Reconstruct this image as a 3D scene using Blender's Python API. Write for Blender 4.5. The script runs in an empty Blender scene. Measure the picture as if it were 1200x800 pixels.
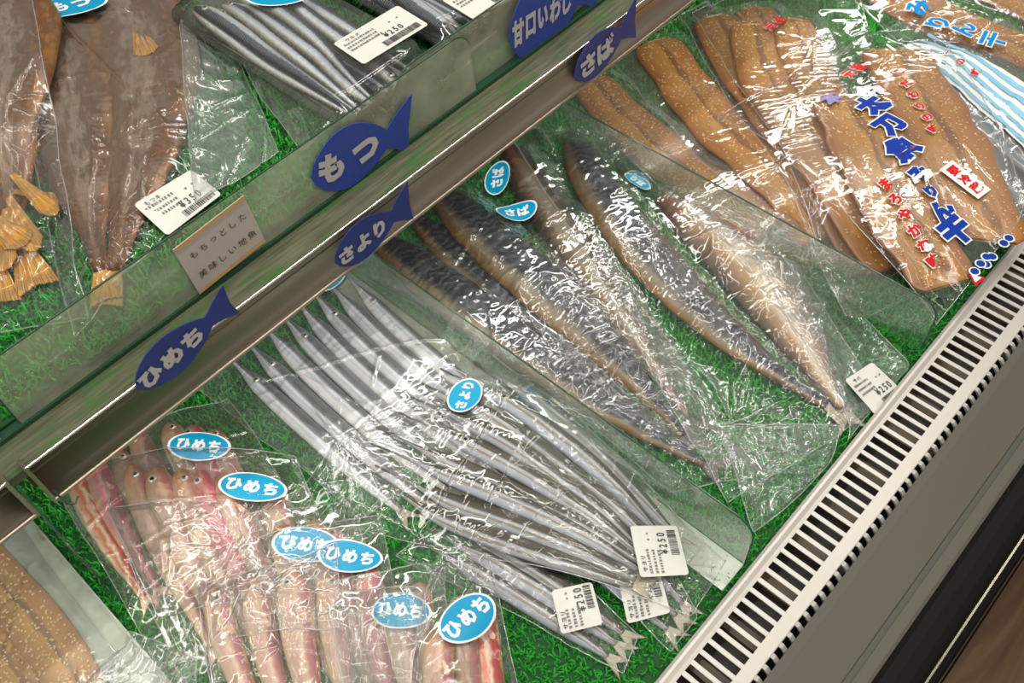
import bpy, math, random
import numpy as np
from mathutils import Vector, Matrix

scene = bpy.context.scene
col = scene.collection
rng = np.random.default_rng(7)
random.seed(7)

# ------------------------------------------------------------------ camera
# world: X runs along the case, Y into the case, Z up; z=0 is the air grille at the case front
F_PX = 1135.0
_v1 = np.array([1900, 1720, -F_PX]); _v2 = np.array([-1900, 1350, -F_PX])
_X = _v1 / np.linalg.norm(_v1); _Y = _v2 - (_v2 @ _X) * _X; _Y /= np.linalg.norm(_Y); _Z = np.cross(_X, _Y)
RC = np.array([_X, _Y, _Z])
CAM = np.array([0, 0, 0.6744])
cd = bpy.data.cameras.new('camera'); cam = bpy.data.objects.new('camera', cd); col.objects.link(cam)
M4 = Matrix([list(RC[0]) + [0], list(RC[1]) + [0], list(RC[2]) + [0], [0, 0, 0, 1]])
cam.matrix_world = Matrix.Translation(Vector(CAM)) @ M4
cd.sensor_width = 36; cd.lens = F_PX / 1200 * 36; cd.clip_start = 0.02
cd.dof.use_dof = True; cd.dof.focus_distance = 0.76; cd.dof.aperture_fstop = 14.0
scene.camera = cam

# ------------------------------------------------------------------ world, lights, exposure
w = bpy.data.worlds.new('world'); scene.world = w; w.use_nodes = True
bg = w.node_tree.nodes['Background']; bg.inputs[0].default_value = (1.0, 0.95, 0.87, 1); bg.inputs[1].default_value = 0.34


def area(name, loc, sx, sy, power, color, rot=(0, 0, 0)):
    l = bpy.data.lights.new(name, 'AREA'); l.shape = 'RECTANGLE'; l.size = sx; l.size_y = sy
    l.energy = power; l.color = color
    o = bpy.data.objects.new(name, l); o.location = loc; o.rotation_euler = rot; col.objects.link(o)


area('case_tube_light', (0.5, 0.30, 1.35), 2.4, 0.035, 15, (1.0, 0.97, 0.90))
area('case_tube_light', (0.5, 0.62, 1.30), 2.4, 0.035, 5.5, (1.0, 0.97, 0.90))
area('under_shelf_fill_light', (0.6, 0.475, 0.180), 2.2, 0.02, 2.6, (1.0, 0.97, 0.90))  # added fill lamp, unseen; lifts the dark deck under the shelf
area('store_tube_light', (-0.6, -0.5, 2.3), 2.4, 0.12, 22, (1.0, 0.95, 0.86))
area('store_tube_light', (1.9, 0.3, 2.3), 0.12, 2.4, 9, (1.0, 0.95, 0.86))
area('store_tube_light', (0.5, -1.9, 2.3), 2.4, 0.12, 18, (1.0, 0.95, 0.86))
scene.view_settings.view_transform = 'Standard'; scene.view_settings.look = 'None'
scene.view_settings.exposure = -0.14; scene.view_settings.gamma = 1.0
scene.view_settings.use_curve_mapping = False
cy = scene.cycles
cy.transparent_max_bounces = 40; cy.max_bounces = 8; cy.caustics_reflective = False; cy.caustics_refractive = False


# ------------------------------------------------------------------ geometry of the view
def at(px, py, z):
    d = RC @ np.array([px - 600, -(py - 400), -F_PX]); return CAM + d * ((z - CAM[2]) / d[2])


def at_y(px, py, y):
    d = RC @ np.array([px - 600, -(py - 400), -F_PX]); return CAM + d * ((y - CAM[1]) / d[1])


# ------------------------------------------------------------------ materials
class NT:
    def __init__(s, name):
        s.m = bpy.data.materials.new(name); s.m.use_nodes = True; s.t = s.m.node_tree; s.t.nodes.clear()
        s.out = s.n('ShaderNodeOutputMaterial')

    def n(s, typ, **kw):
        nd = s.t.nodes.new(typ)
        for k, v in kw.items():
            if k.startswith('i_'):
                key = k[2:]; key = int(key) if key.isdigit() else key.replace('_', ' ')
                s.set(nd.inputs[key], v)
            else: setattr(nd, k, v)
        return nd

    def set(s, inp, v):
        if isinstance(v, bpy.types.NodeSocket): s.t.links.new(v, inp)
        elif isinstance(v, bpy.types.Node): s.t.links.new(v.outputs[0], inp)
        elif isinstance(v, (tuple, list)) and len(v) == 3 and inp.type == 'RGBA': inp.default_value = (*v, 1)
        else: inp.default_value = v

    def math(s, op, a, b=0.0, clamp=False):
        nd = s.n('ShaderNodeMath', operation=op, use_clamp=clamp); s.set(nd.inputs[0], a); s.set(nd.inputs[1], b)
        return nd.outputs[0]

    def ramp(s, fac, stops, interp='LINEAR'):
        nd = s.n('ShaderNodeValToRGB'); s.set(nd.inputs[0], fac); cr = nd.color_ramp; cr.interpolation = interp
        while len(cr.elements) < len(stops): cr.elements.new(0.5)
        for e, (p, c) in zip(cr.elements, stops):
            e.position = p; e.color = (*c, 1) if len(c) == 3 else c
        return nd.outputs[0]

    def mix(s, f, a, b, blend='MIX'):
        nd = s.n('ShaderNodeMixRGB', blend_type=blend); s.set(nd.inputs[0], f); s.set(nd.inputs[1], a); s.set(nd.inputs[2], b)
        return nd.outputs[0]

    def pos(s):
        return s.n('ShaderNodeNewGeometry').outputs['Position']

    def uv(s):
        return s.n('ShaderNodeTexCoord').outputs['UV']

    def scaled(s, vec, sc):
        mp = s.n('ShaderNodeMapping'); s.set(mp.inputs[0], vec); mp.inputs['Scale'].default_value = sc; return mp.outputs[0]

    def noise(s, vec, scale, detail=3.0, rough=0.5, dist=0.0):
        nd = s.n('ShaderNodeTexNoise'); s.set(nd.inputs['Vector'], vec); nd.inputs['Scale'].default_value = scale
        nd.inputs['Detail'].default_value = detail; nd.inputs['Roughness'].default_value = rough; nd.inputs['Distortion'].default_value = dist
        return nd.outputs[0]

    def bump(s, h, strength, dist=0.001):
        nd = s.n('ShaderNodeBump'); nd.inputs['Strength'].default_value = strength; nd.inputs['Distance'].default_value = dist
        s.set(nd.inputs['Height'], h); return nd.outputs[0]

    def pbr(s, color, rough=0.5, metal=0.0, normal=None, spec=0.5, **kw):
        p = s.n('ShaderNodeBsdfPrincipled'); s.set(p.inputs['Base Color'], color); s.set(p.inputs['Roughness'], rough)
        s.set(p.inputs['Metallic'], metal); p.inputs['Specular IOR Level'].default_value = spec
        if normal is not None: s.set(p.inputs['Normal'], normal)
        for k, v in kw.items(): s.set(p.inputs[k.replace('_', ' ')], v)
        s.t.links.new(p.outputs[0], s.out.inputs[0]); return s.m


def plain(name, color, rough=0.5, metal=0.0, spec=0.5, noise_amt=0.06, scale=120):
    t = NT(name); n = t.noise(t.pos(), scale, 3)
    c = t.mix(n, tuple(max(0, x * (1 - noise_amt)) for x in color), tuple(min(1, x * (1 + noise_amt)) for x in color))
    return t.pbr(c, rough, metal, spec=spec)


def film_mat(name, haze=0.06, tint=(1, 1, 1), haze_col=(0.9, 0.9, 0.88), rough=0.10, scale=55, strength=0.5, gain=1.25, base=0.0, cap=0.34, lobe=0.12):
    t = NT(name); p = t.pos()
    warp = t.n('ShaderNodeVectorMath', operation='MULTIPLY_ADD')
    nz = t.n('ShaderNodeTexNoise'); t.set(nz.inputs['Vector'], p); nz.inputs['Scale'].default_value = scale * 0.6
    t.set(warp.inputs[0], nz.outputs['Color']); warp.inputs[1].default_value = (0.018, 0.018, 0.018); t.set(warp.inputs[2], p)
    v = t.n('ShaderNodeTexVoronoi', feature='DISTANCE_TO_EDGE'); t.set(v.inputs['Vector'], warp.outputs[0]); v.inputs['Scale'].default_value = scale
    v2 = t.n('ShaderNodeTexVoronoi', feature='F1'); t.set(v2.inputs['Vector'], warp.outputs[0]); v2.inputs['Scale'].default_value = scale * 0.35
    e = t.math('MINIMUM', v.outputs['Distance'], 0.22)
    h = t.math('ADD', t.math('MULTIPLY', e, -0.5), t.math('MULTIPLY', v2.outputs['Distance'], 0.9))
    h = t.math('ADD', h, t.math('MULTIPLY', t.noise(p, scale * 1.2, 2), 0.35))
    nm = t.bump(h, strength, 0.0035)
    fr = t.n('ShaderNodeFresnel'); fr.inputs['IOR'].default_value = 1.48; t.set(fr.inputs['Normal'], nm)
    fac = t.math('ADD', t.math('MULTIPLY', fr.outputs[0], gain), base, clamp=True)
    fac = t.math('MINIMUM', fac, cap)
    tr = t.n('ShaderNodeBsdfTransparent'); t.set(tr.inputs[0], tint)
    g1 = t.n('ShaderNodeBsdfGlossy'); g1.inputs['Roughness'].default_value = rough; t.set(g1.inputs['Normal'], nm)
    g2 = t.n('ShaderNodeBsdfGlossy'); g2.inputs['Roughness'].default_value = 0.36; t.set(g2.inputs['Normal'], nm)
    gl = t.n('ShaderNodeMixShader'); gl.inputs[0].default_value = lobe
    t.t.links.new(g1.outputs[0], gl.inputs[1]); t.t.links.new(g2.outputs[0], gl.inputs[2])
    hz = t.n('ShaderNodeBsdfDiffuse'); t.set(hz.inputs[0], haze_col)
    tl = t.n('ShaderNodeBsdfTranslucent'); t.set(tl.inputs[0], haze_col)
    ms0 = t.n('ShaderNodeMixShader'); ms0.inputs[0].default_value = 0.4
    t.t.links.new(hz.outputs[0], ms0.inputs[1]); t.t.links.new(tl.outputs[0], ms0.inputs[2])
    ms = t.n('ShaderNodeMixShader'); ms.inputs[0].default_value = haze
    t.t.links.new(tr.outputs[0], ms.inputs[1]); t.t.links.new(ms0.outputs[0], ms.inputs[2])
    m2 = t.n('ShaderNodeMixShader'); t.set(m2.inputs[0], fac)
    t.t.links.new(ms.outputs[0], m2.inputs[1]); t.t.links.new(gl.outputs[0], m2.inputs[2])
    t.t.links.new(m2.outputs[0], t.out.inputs[0]); return t.m


def acrylic_mat(name, haze, haze_col, tint, rough=0.06, base=0.03, refl=1.0):
    t = NT(name)
    fr = t.n('ShaderNodeFresnel'); fr.inputs['IOR'].default_value = 1.49
    fac = t.math('ADD', t.math('MULTIPLY', fr.outputs[0], refl), base, clamp=True)
    tr = t.n('ShaderNodeBsdfTransparent'); t.set(tr.inputs[0], tint)
    gl = t.n('ShaderNodeBsdfGlossy'); gl.inputs['Roughness'].default_value = rough
    hz = t.n('ShaderNodeBsdfDiffuse'); t.set(hz.inputs[0], haze_col)
    nz = t.noise(t.pos(), 22, 3, 0.6)
    ms = t.n('ShaderNodeMixShader'); t.set(ms.inputs[0], t.math('MULTIPLY', nz, haze * 2))
    t.t.links.new(tr.outputs[0], ms.inputs[1]); t.t.links.new(hz.outputs[0], ms.inputs[2])
    m2 = t.n('ShaderNodeMixShader'); t.set(m2.inputs[0], fac)
    t.t.links.new(ms.outputs[0], m2.inputs[1]); t.t.links.new(gl.outputs[0], m2.inputs[2])
    t.t.links.new(m2.outputs[0], t.out.inputs[0]); return t.m


def brushed(name, color, rough=0.35, metal=1.0, dir_scale=(4, 900, 900), amt=0.12):
    t = NT(name); n = t.noise(t.scaled(t.pos(), dir_scale), 1.0, 4, 0.6)
    big = t.noise(t.pos(), 6, 2)
    c = t.mix(n, tuple(x * (1 - amt) for x in color), tuple(min(1, x * (1 + amt)) for x in color))
    c = t.mix(t.math('MULTIPLY', big, 0.25), c, tuple(x * 0.75 for x in color))
    return t.pbr(c, rough, metal, t.bump(n, 0.05, 0.0004))


def halfbeak_mat(name, back, mid, belly):
    t = NT(name); s = t.n('ShaderNodeSeparateXYZ'); t.set(s.inputs[0], t.uv()); u, v = s.outputs[0], s.outputs[1]
    st = t.noise(t.scaled(t.uv(), (5, 14, 1)), 1.0, 4, 0.6)
    oi = t.n('ShaderNodeObjectInfo'); vv = t.math('ADD', v, t.math('MULTIPLY', t.math('SUBTRACT', st, 0.5), 0.30))
    vv = t.math('ADD', vv, t.math('MULTIPLY', t.math('SUBTRACT', oi.outputs['Random'], 0.5), 0.30))
    c = t.ramp(vv, [(0.0, belly), (0.20, tuple(x * .92 for x in belly)), (0.30, mid), (0.44, tuple(min(1, x * 1.1) for x in belly)), (0.56, back), (0.70, tuple(x * .55 for x in back)), (1.0, tuple(x * 1.3 for x in back))])
    hd = t.ramp(u, [(0.0, (0.5, 0.5, 0.5)), (0.16, (1, 1, 1)), (0.9, (1, 1, 1)), (1, (0.8, 0.75, 0.65))])
    c = t.mix(1.0, c, hd, 'MULTIPLY')
    sp = t.noise(t.uv(), 60, 2); c = t.mix(t.math('MULTIPLY', sp, 0.25), c, (0.2, 0.16, 0.10))
    g = t.noise(t.scaled(t.uv(), (160, 30, 1)), 1.0, 2)
    return t.pbr(c, 0.38, 0.05, t.bump(g, 0.35, 0.0006), spec=0.4)


def mackerel_skin():
    t = NT('mackerel_skin'); s = t.n('ShaderNodeSeparateXYZ'); t.set(s.inputs[0], t.uv()); u, v = s.outputs[0], s.outputs[1]
    wv = t.n('ShaderNodeTexWave', bands_direction='X'); t.set(wv.inputs['Vector'], t.scaled(t.uv(), (9, 1.6, 1)))
    wv.inputs['Scale'].default_value = 1.3; wv.inputs['Distortion'].default_value = 9; wv.inputs['Detail'].default_value = 3; wv.inputs['Detail Scale'].default_value = 1.6
    stripes = t.ramp(wv.outputs['Fac'], [(0.28, (0.012, 0.014, 0.02)), (0.6, (0.022, 0.026, 0.03)), (0.9, (0.07, 0.08, 0.09))])
    side = t.mix(t.noise(t.scaled(t.uv(), (30, 8, 1)), 1.0, 3), (0.12, 0.09, 0.055), (0.28, 0.22, 0.14))
    nv = t.math('ADD', v, t.math('MULTIPLY', t.math('SUBTRACT', t.noise(t.uv(), 9, 3), 0.5), 0.18))
    m = t.ramp(nv, [(0.20, (0, 0, 0)), (0.36, (1, 1, 1))])
    c = t.mix(m, side, stripes)
    edge = t.ramp(nv, [(0.05, (1, 1, 1)), (0.16, (0, 0, 0))]); c = t.mix(edge, c, (0.20, 0.11, 0.035))
    hd = t.ramp(u, [(0.0, (0.55, 0.25, 0.22)), (0.13, (0.7, 0.6, 0.6)), (0.2, (1, 1, 1))]); c = t.mix(1.0, c, hd, 'MULTIPLY')
    return t.pbr(c, 0.34, 0.1, t.bump(t.noise(t.uv(), 70, 3), 0.3, 0.001))


def mackerel_flesh(name='mackerel_flesh', k=1.0):
    t = NT(name); s = t.n('ShaderNodeSeparateXYZ'); t.set(s.inputs[0], t.uv()); u, v = s.outputs[0], s.outputs[1]
    nv = t.math('ADD', v, t.math('MULTIPLY', t.math('SUBTRACT', t.noise(t.scaled(t.uv(), (4, 3, 1)), 1.5, 4), 0.5), 0.18))
    c = t.ramp(nv, [(0.06, (0.05, 0.04, 0.035)), (0.15, (0.20, 0.11, 0.045)), (0.27, (0.42, 0.29, 0.15)), (0.37, (0.74, 0.66, 0.52)), (0.52, (0.82, 0.77, 0.66)),
                    (0.62, (0.55, 0.45, 0.31)), (0.74, (0.27, 0.17, 0.08)), (0.85, (0.10, 0.065, 0.04)), (0.95, (0.035, 0.035, 0.04))])
    f = t.noise(t.scaled(t.uv(), (50, 10, 1)), 1.0, 4, 0.7); c = t.mix(t.math('MULTIPLY', f, 0.35), c, (0.45, 0.33, 0.2))
    c = t.mix(1.0, c, (k, k * .92, k * .85), 'MULTIPLY')
    hd = t.ramp(u, [(0.02, (0.35, 0.08, 0.05)), (0.10, (0.5, 0.25, 0.18)), (0.18, (1, 1, 1))]); c = t.mix(1.0, c, hd, 'MULTIPLY')
    return t.pbr(c, 0.42, 0.05, t.bump(f, 0.3, 0.001), spec=0.35)


def goatfish_mat(name, pink, side, pale):
    t = NT(name); s = t.n('ShaderNodeSeparateXYZ'); t.set(s.inputs[0], t.uv()); u, v = s.outputs[0], s.outputs[1]
    n = t.noise(t.scaled(t.pos(), (1, 1, 1)), 70, 4, 0.65)
    nv = t.math('ADD', v, t.math('MULTIPLY', t.math('SUBTRACT', n, 0.5), 0.45))
    c = t.ramp(nv, [(0.0, (0.66, 0.50, 0.20)), (0.15, pale), (0.42, side), (0.58, pale), (0.72, pink), (0.92, tuple(x * .75 for x in pink)), (1.0, (0.62, 0.42, 0.16))])
    hd = t.ramp(u, [(0.0, (0.72, 0.50, 0.25)), (0.12, (1.0, 0.86, 0.66)), (0.24, (1, 1, 1))]); c = t.mix(1.0, c, hd, 'MULTIPLY')
    g = t.n('ShaderNodeTexVoronoi'); t.set(g.inputs['Vector'], t.scaled(t.uv(), (42, 12, 1))); g.inputs['Scale'].default_value = 1.0
    c = t.mix(t.math('MULTIPLY', g.outputs['Distance'], 0.3), c, tuple(x * .6 for x in pink))
    return t.pbr(c, 0.3, 0.1, t.bump(g.outputs['Distance'], 0.3, 0.0006))


def sesame_slab_mat():
    t = NT('mirin_fish_flesh'); s = t.n('ShaderNodeSeparateXYZ'); t.set(s.inputs[0], t.uv()); v = s.outputs[1]
    n = t.noise(t.scaled(t.uv(), (5, 5, 1)), 1.6, 5, 0.6)
    nv = t.math('ADD', v, t.math('MULTIPLY', t.math('SUBTRACT', n, 0.5), 0.5))
    c = t.ramp(nv, [(0.0, (0.24, 0.080, 0.012)), (0.25, (0.38, 0.165, 0.026)), (0.46, (0.47, 0.225, 0.045)), (0.55, (0.17, 0.06, 0.016)), (0.66, (0.42, 0.19, 0.04)), (1, (0.33, 0.115, 0.018))])
    return t.pbr(c, 0.28, 0.0, t.bump(n, 0.4, 0.003), Coat_Weight=0.3, Subsurface_Weight=0.1)


def brown_fish_mat():
    t = NT('brown_split_fish_skin'); s = t.n('ShaderNodeSeparateXYZ'); t.set(s.inputs[0], t.uv()); u, v = s.outputs[0], s.outputs[1]
    n = t.noise(t.scaled(t.uv(), (13, 7, 1)), 1.0, 5, 0.7)
    nv = t.math('ADD', v, t.math('MULTIPLY', t.math('SUBTRACT', n, 0.5), 1.1))
    c = t.ramp(nv, [(0.0, (0.12, 0.04, 0.010)), (0.16, (0.13, 0.055, 0.02)), (0.34, (0.17, 0.10, 0.055)), (0.52, (0.30, 0.23, 0.17)), (0.66, (0.13, 0.075, 0.04)), (0.84, (0.13, 0.05, 0.018)), (1, (0.26, 0.12, 0.03))])
    g = t.n('ShaderNodeTexVoronoi'); t.set(g.inputs['Vector'], t.scaled(t.uv(), (55, 34, 1))); g.inputs['Scale'].default_value = 1.0
    c = t.mix(t.math('MULTIPLY', g.outputs['Distance'], 0.35), c, (0.16, 0.10, 0.06))
    tl = t.ramp(u, [(0.7, (1, 1, 1)), (1.0, (0.75, 0.52, 0.33))]); c = t.mix(1.0, c, tl, 'MULTIPLY')
    return t.pbr(c, 0.28, 0.1, t.bump(g.outputs['Distance'], 0.25, 0.0008))


def sardine_mat():
    t = NT('sardine_skin'); s = t.n('ShaderNodeSeparateXYZ'); t.set(s.inputs[0], t.uv()); u, v = s.outputs[0], s.outputs[1]
    n = t.noise(t.scaled(t.uv(), (60, 12, 1)), 1.0, 3)
    nv = t.math('ADD', v, t.math('MULTIPLY', t.math('SUBTRACT', n, 0.5), 0.2))
    c = t.ramp(nv, [(0.0, (0.10, 0.08, 0.05)), (0.12, (0.45, 0.42, 0.36)), (0.26, (0.72, 0.75, 0.78)), (0.46, (0.42, 0.48, 0.56)), (0.56, (0.07, 0.08, 0.10)), (1, (0.02, 0.02, 0.025))])
    hd = t.ramp(u, [(0.0, (0.45, 0.33, 0.2)), (0.13, (1, 1, 1))]); c = t.mix(1.0, c, hd, 'MULTIPLY')
    wv = t.n('ShaderNodeTexWave', bands_direction='X'); t.set(wv.inputs['Vector'], t.scaled(t.uv(), (30, 1, 1))); wv.inputs['Scale'].default_value = 1.0
    return t.pbr(c, 0.25, 0.15, t.bump(wv.outputs['Fac'], 0.5, 0.0008))


def turf_mat():
    t = NT('artificial_turf'); p = t.pos(); s = t.n('ShaderNodeSeparateXYZ'); t.set(s.inputs[0], t.uv())
    n = t.noise(p, 90, 3); c = t.mix(n, (0.012, 0.20, 0.018), (0.035, 0.43, 0.035))
    c = t.mix(t.math('MULTIPLY', t.noise(p, 14, 2), 0.35), c, (0.05, 0.38, 0.055))
    return t.pbr(c, 0.42, 0.0, spec=0.35)


M = {}
M['film'] = film_mat('clear_bag_film', haze=0.035, strength=0.30, scale=17)
M['film_veil'] = film_mat('veiled_bag_film', haze=0.12, strength=0.22, scale=14, rough=0.14, haze_col=(0.78, 0.78, 0.80))
M['film_soft'] = film_mat('clear_bag_film_soft', haze=0.09, strength=0.22, scale=14, rough=0.12)
M['film_tight'] = film_mat('clear_tight_film', haze=0.035, strength=0.55, scale=32, rough=0.08, gain=1.3, cap=0.42, lobe=0.12)
M['film_brown'] = film_mat('clear_brown_fish_film', haze=0.012, strength=0.55, scale=24, rough=0.09, gain=0.8, cap=0.36, lobe=0.06)
M['film_pink'] = film_mat('clear_goatfish_film', haze=0.105, strength=0.22, scale=15, haze_col=(0.78, 0.72, 0.64))
M['film_milky'] = film_mat('milky_bag_film', haze=0.20, strength=0.25, scale=14, haze_col=(0.66, 0.74, 0.68))
M['film_printbag'] = film_mat('printed_bag_film', haze=0.07, strength=0.20, scale=12, gain=0.85, cap=0.24, haze_col=(0.62, 0.52, 0.47))
M['film_leftpack'] = film_mat('milky_lavender_pack_film', haze=0.18, strength=0.18, scale=13, haze_col=(0.60, 0.55, 0.53))
M['film_front'] = film_mat('front_pack_film', haze=0.02, strength=0.14, scale=12, gain=0.8, cap=0.22, rough=0.08, haze_col=(0.62, 0.52, 0.47))
M['seam'] = film_mat('bag_seam', haze=0.30, strength=0.1, scale=30, rough=0.15, gain=2.0, base=0.10)  # film edge with extra haze and gloss to imitate its bright rim highlight
M['fence'] = acrylic_mat('fence_acrylic', 0.48, (0.50, 0.52, 0.38), (0.86, 0.93, 0.84), 0.1)
M['divider'] = acrylic_mat('divider_acrylic', 0.16, (0.55, 0.66, 0.55), (0.85, 0.95, 0.88), 0.22, refl=0.4)
M['divider_foot'] = acrylic_mat('divider_foot_plastic', 0.55, (0.62, 0.66, 0.54), (0.85, 0.92, 0.85), 0.2)
M['edge_dark'] = plain('acrylic_cut_edge', (0.03, 0.07, 0.045), 0.2)
M['edge_green'] = plain('green_glass_edge', (0.018, 0.060, 0.03), 0.15)
M['tray'] = acrylic_mat('clear_tray_plastic', 0.05, (0.62, 0.62, 0.58), (0.96, 0.97, 0.96), 0.05, 0.03)
M['steel'] = brushed('brushed_rail_steel', (0.43, 0.355, 0.285), 0.40)
M['steel_edge'] = brushed('rail_edge_highlight', (0.85, 0.80, 0.72), 0.2)  # rail lip in lighter steel: its highlight is put into the colour
M['panel'] = brushed('taupe_front_panel', (0.085, 0.072, 0.056), 0.55, 0.05, (3, 500, 500), 0.08)
M['grille'] = plain('painted_grille_metal', (0.47, 0.44, 0.40), 0.35, 0.2, noise_amt=0.04)
M['black'] = plain('black_rubber', (0.006, 0.005, 0.004), 0.6, spec=0.12)
M['groove'] = plain('dark_groove', (0.06, 0.058, 0.048), 0.5)
M['duct'] = plain('air_duct_dark', (0.018, 0.013, 0.009), 0.6)
M['strip'] = brushed('thin_chrome_strip', (0.42, 0.38, 0.31), 0.25)
M['lip'] = None
M['deck'] = plain('dark_green_turf_backing', (0.006, 0.075, 0.012), 0.8, noise_amt=0.4, scale=200)
M['white_panel'] = plain('grey_case_panel', (0.16, 0.16, 0.15), 0.5)
M['turf'] = turf_mat()
M['halfbeak'] = halfbeak_mat('halfbeak_skin', (0.034, 0.025, 0.011), (0.20, 0.145, 0.06), (0.42, 0.46, 0.53))
M['halfbeak_pale'] = halfbeak_mat('halfbeak_belly_skin', (0.16, 0.18, 0.20), (0.46, 0.52, 0.62), (0.74, 0.75, 0.74))
M['mskin'] = mackerel_skin(); M['mflesh'] = mackerel_flesh(k=.8); M['mflesh_dark'] = mackerel_flesh('mackerel_brown_flesh', .36)
M['goat_a'] = goatfish_mat('goatfish_pale_skin', (0.50, 0.20, 0.20), (0.56, 0.34, 0.28), (0.60, 0.48, 0.32))
M['goat_b'] = goatfish_mat('goatfish_pink_skin', (0.58, 0.07, 0.15), (0.62, 0.20, 0.25), (0.62, 0.38, 0.30))
M['goat_c'] = goatfish_mat('goatfish_red_skin', (0.50, 0.05, 0.035), (0.62, 0.14, 0.06), (0.78, 0.68, 0.48))
M['slab'] = sesame_slab_mat(); M['sesame'] = plain('sesame_seed', (0.82, 0.60, 0.26), 0.3, noise_amt=0.2, scale=400)
M['brownfish'] = brown_fish_mat(); M['sardine'] = sardine_mat()
M['blue_fish'] = halfbeak_mat('blue_backed_fish_skin', (0.012, 0.022, 0.04), (0.04, 0.10, 0.17), (0.20, 0.22, 0.23))
M['fin_silver'] = plain('silver_fin', (0.30, 0.27, 0.20), 0.35, 0.2, noise_amt=0.3, scale=500)
M['fin_dark'] = plain('dark_fin', (0.07, 0.06, 0.05), 0.35, noise_amt=0.3, scale=500)
def fin_mat(name, a, b, c):
    t = NT(name); n = t.noise(t.scaled(t.uv(), (1.2, 26, 1)), 1.0, 3, 0.6)
    return t.pbr(t.ramp(n, [(0.32, a), (0.5, b), (0.68, c)]), 0.3, 0, t.bump(n, 0.5, 0.0008))


M['fin_gold'] = fin_mat('golden_brown_fin', (0.18, 0.06, 0.01), (0.48, 0.22, 0.03), (0.70, 0.52, 0.22))
M['fin_pink'] = plain('pale_pink_fin', (0.68, 0.42, 0.28), 0.35, noise_amt=0.25, scale=300)
M['eye_ring'] = plain('fish_eye_silver', (0.55, 0.53, 0.45), 0.15, 0.4)
M['pupil'] = plain('fish_eye_pupil', (0.012, 0.012, 0.012), 0.1)
M['cyan'] = plain('light_blue_sticker', (0.0, 0.29, 0.52), 0.4, noise_amt=0.03)
M['white_ink'] = plain('white_print', (0.80, 0.82, 0.80), 0.45, noise_amt=0.02)
M['navy'] = plain('blue_tag_card', (0.030, 0.060, 0.33), 0.42, noise_amt=0.04)
M['navy2'] = plain('dark_blue_tag_card', (0.018, 0.032, 0.20), 0.42, noise_amt=0.04)
M['tag_ink'] = plain('pale_tag_ink', (0.52, 0.49, 0.47), 0.5, noise_amt=0.03)
M['paper'] = plain('white_label_paper', (0.66, 0.65, 0.60), 0.55, noise_amt=0.02)
M['black_ink'] = plain('black_print', (0.03, 0.03, 0.03), 0.5)
M['grey_ink'] = plain('grey_print', (0.16, 0.15, 0.14), 0.5)
M['card'] = plain('beige_card', (0.52, 0.46, 0.41), 0.55, noise_amt=0.03)
M['orange_ink'] = plain('orange_print', (0.62, 0.36, 0.14), 0.5)
M['brand_blue'] = plain('deep_blue_print', (0.004, 0.035, 0.30), 0.6, spec=.15)
M['faded_blue'] = plain('faded_violet_print', (0.22, 0.20, 0.42), 0.4)
M['sky_ink'] = plain('sky_blue_print', (0.0, 0.20, 0.55), 0.6, spec=.15)
M['pale_blue'] = plain('pale_blue_stripe_print', (0.22, 0.48, 0.66), 0.4)
M['red_ink'] = plain('red_print', (0.55, 0.010, 0.010), 0.6, spec=.15)
M['faded_red'] = plain('faded_red_print', (0.62, 0.20, 0.17), 0.4)


# ------------------------------------------------------------------ object helpers
def mesh_obj(name, V, faces, mats, parent=None, base=None, uv=None, smooth=True, matidx=None):
    V = np.asarray(V, float)
    if base is None: base = parent.location if parent is not None else Vector(V.mean(0))
    if parent is not None:
        # parents are never rotated; location chain gives the base
        bs = Vector((0, 0, 0)); p = parent
        while p is not None: bs = bs + p.location; p = p.parent
        off = np.array(bs)
        loc = Vector((0, 0, 0))
    else:
        off = np.array(base); loc = Vector(base)
    me = bpy.data.meshes.new(name)
    me.from_pydata((V - off).tolist(), [], [list(map(int, f)) for f in faces]); me.update()
    for m in (mats if isinstance(mats, (list, tuple)) else [mats]): me.materials.append(m)
    if smooth: me.polygons.foreach_set('use_smooth', [True] * len(me.polygons))
    if matidx is not None: me.polygons.foreach_set('material_index', list(map(int, matidx)))
    if uv is not None:
        l = me.uv_layers.new(name='UVMap'); vi = np.empty(len(me.loops), dtype=np.int32); me.loops.foreach_get('vertex_index', vi)
        l.data.foreach_set('uv', np.asarray(uv, float)[vi].ravel())
    o = bpy.data.objects.new(name, me); o.location = loc; o.parent = parent; col.objects.link(o); return o


def tag(o, label=None, cat=None, group=None, kind=None):
    if label: o['label'] = label
    if cat: o['category'] = cat
    if group: o['group'] = group
    if kind: o['kind'] = kind
    return o


def empty(name, loc, label, cat, group=None):
    o = bpy.data.objects.new(name, None); o.location = Vector(loc); o.empty_display_size = 0.01; col.objects.link(o)
    return tag(o, label, cat, group)


def grid_faces(nu, nv, wrap=False, base=0):
    i = np.arange(nu - 1)[:, None]; j = np.arange(nv if wrap else nv - 1)[None, :]; j2 = (j + 1) % nv
    a = i * nv + j; b = (i + 1) * nv + j; c = (i + 1) * nv + j2; d = i * nv + j2
    return (np.stack([a, b, c, d], -1).reshape(-1, 4) + base)


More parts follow.
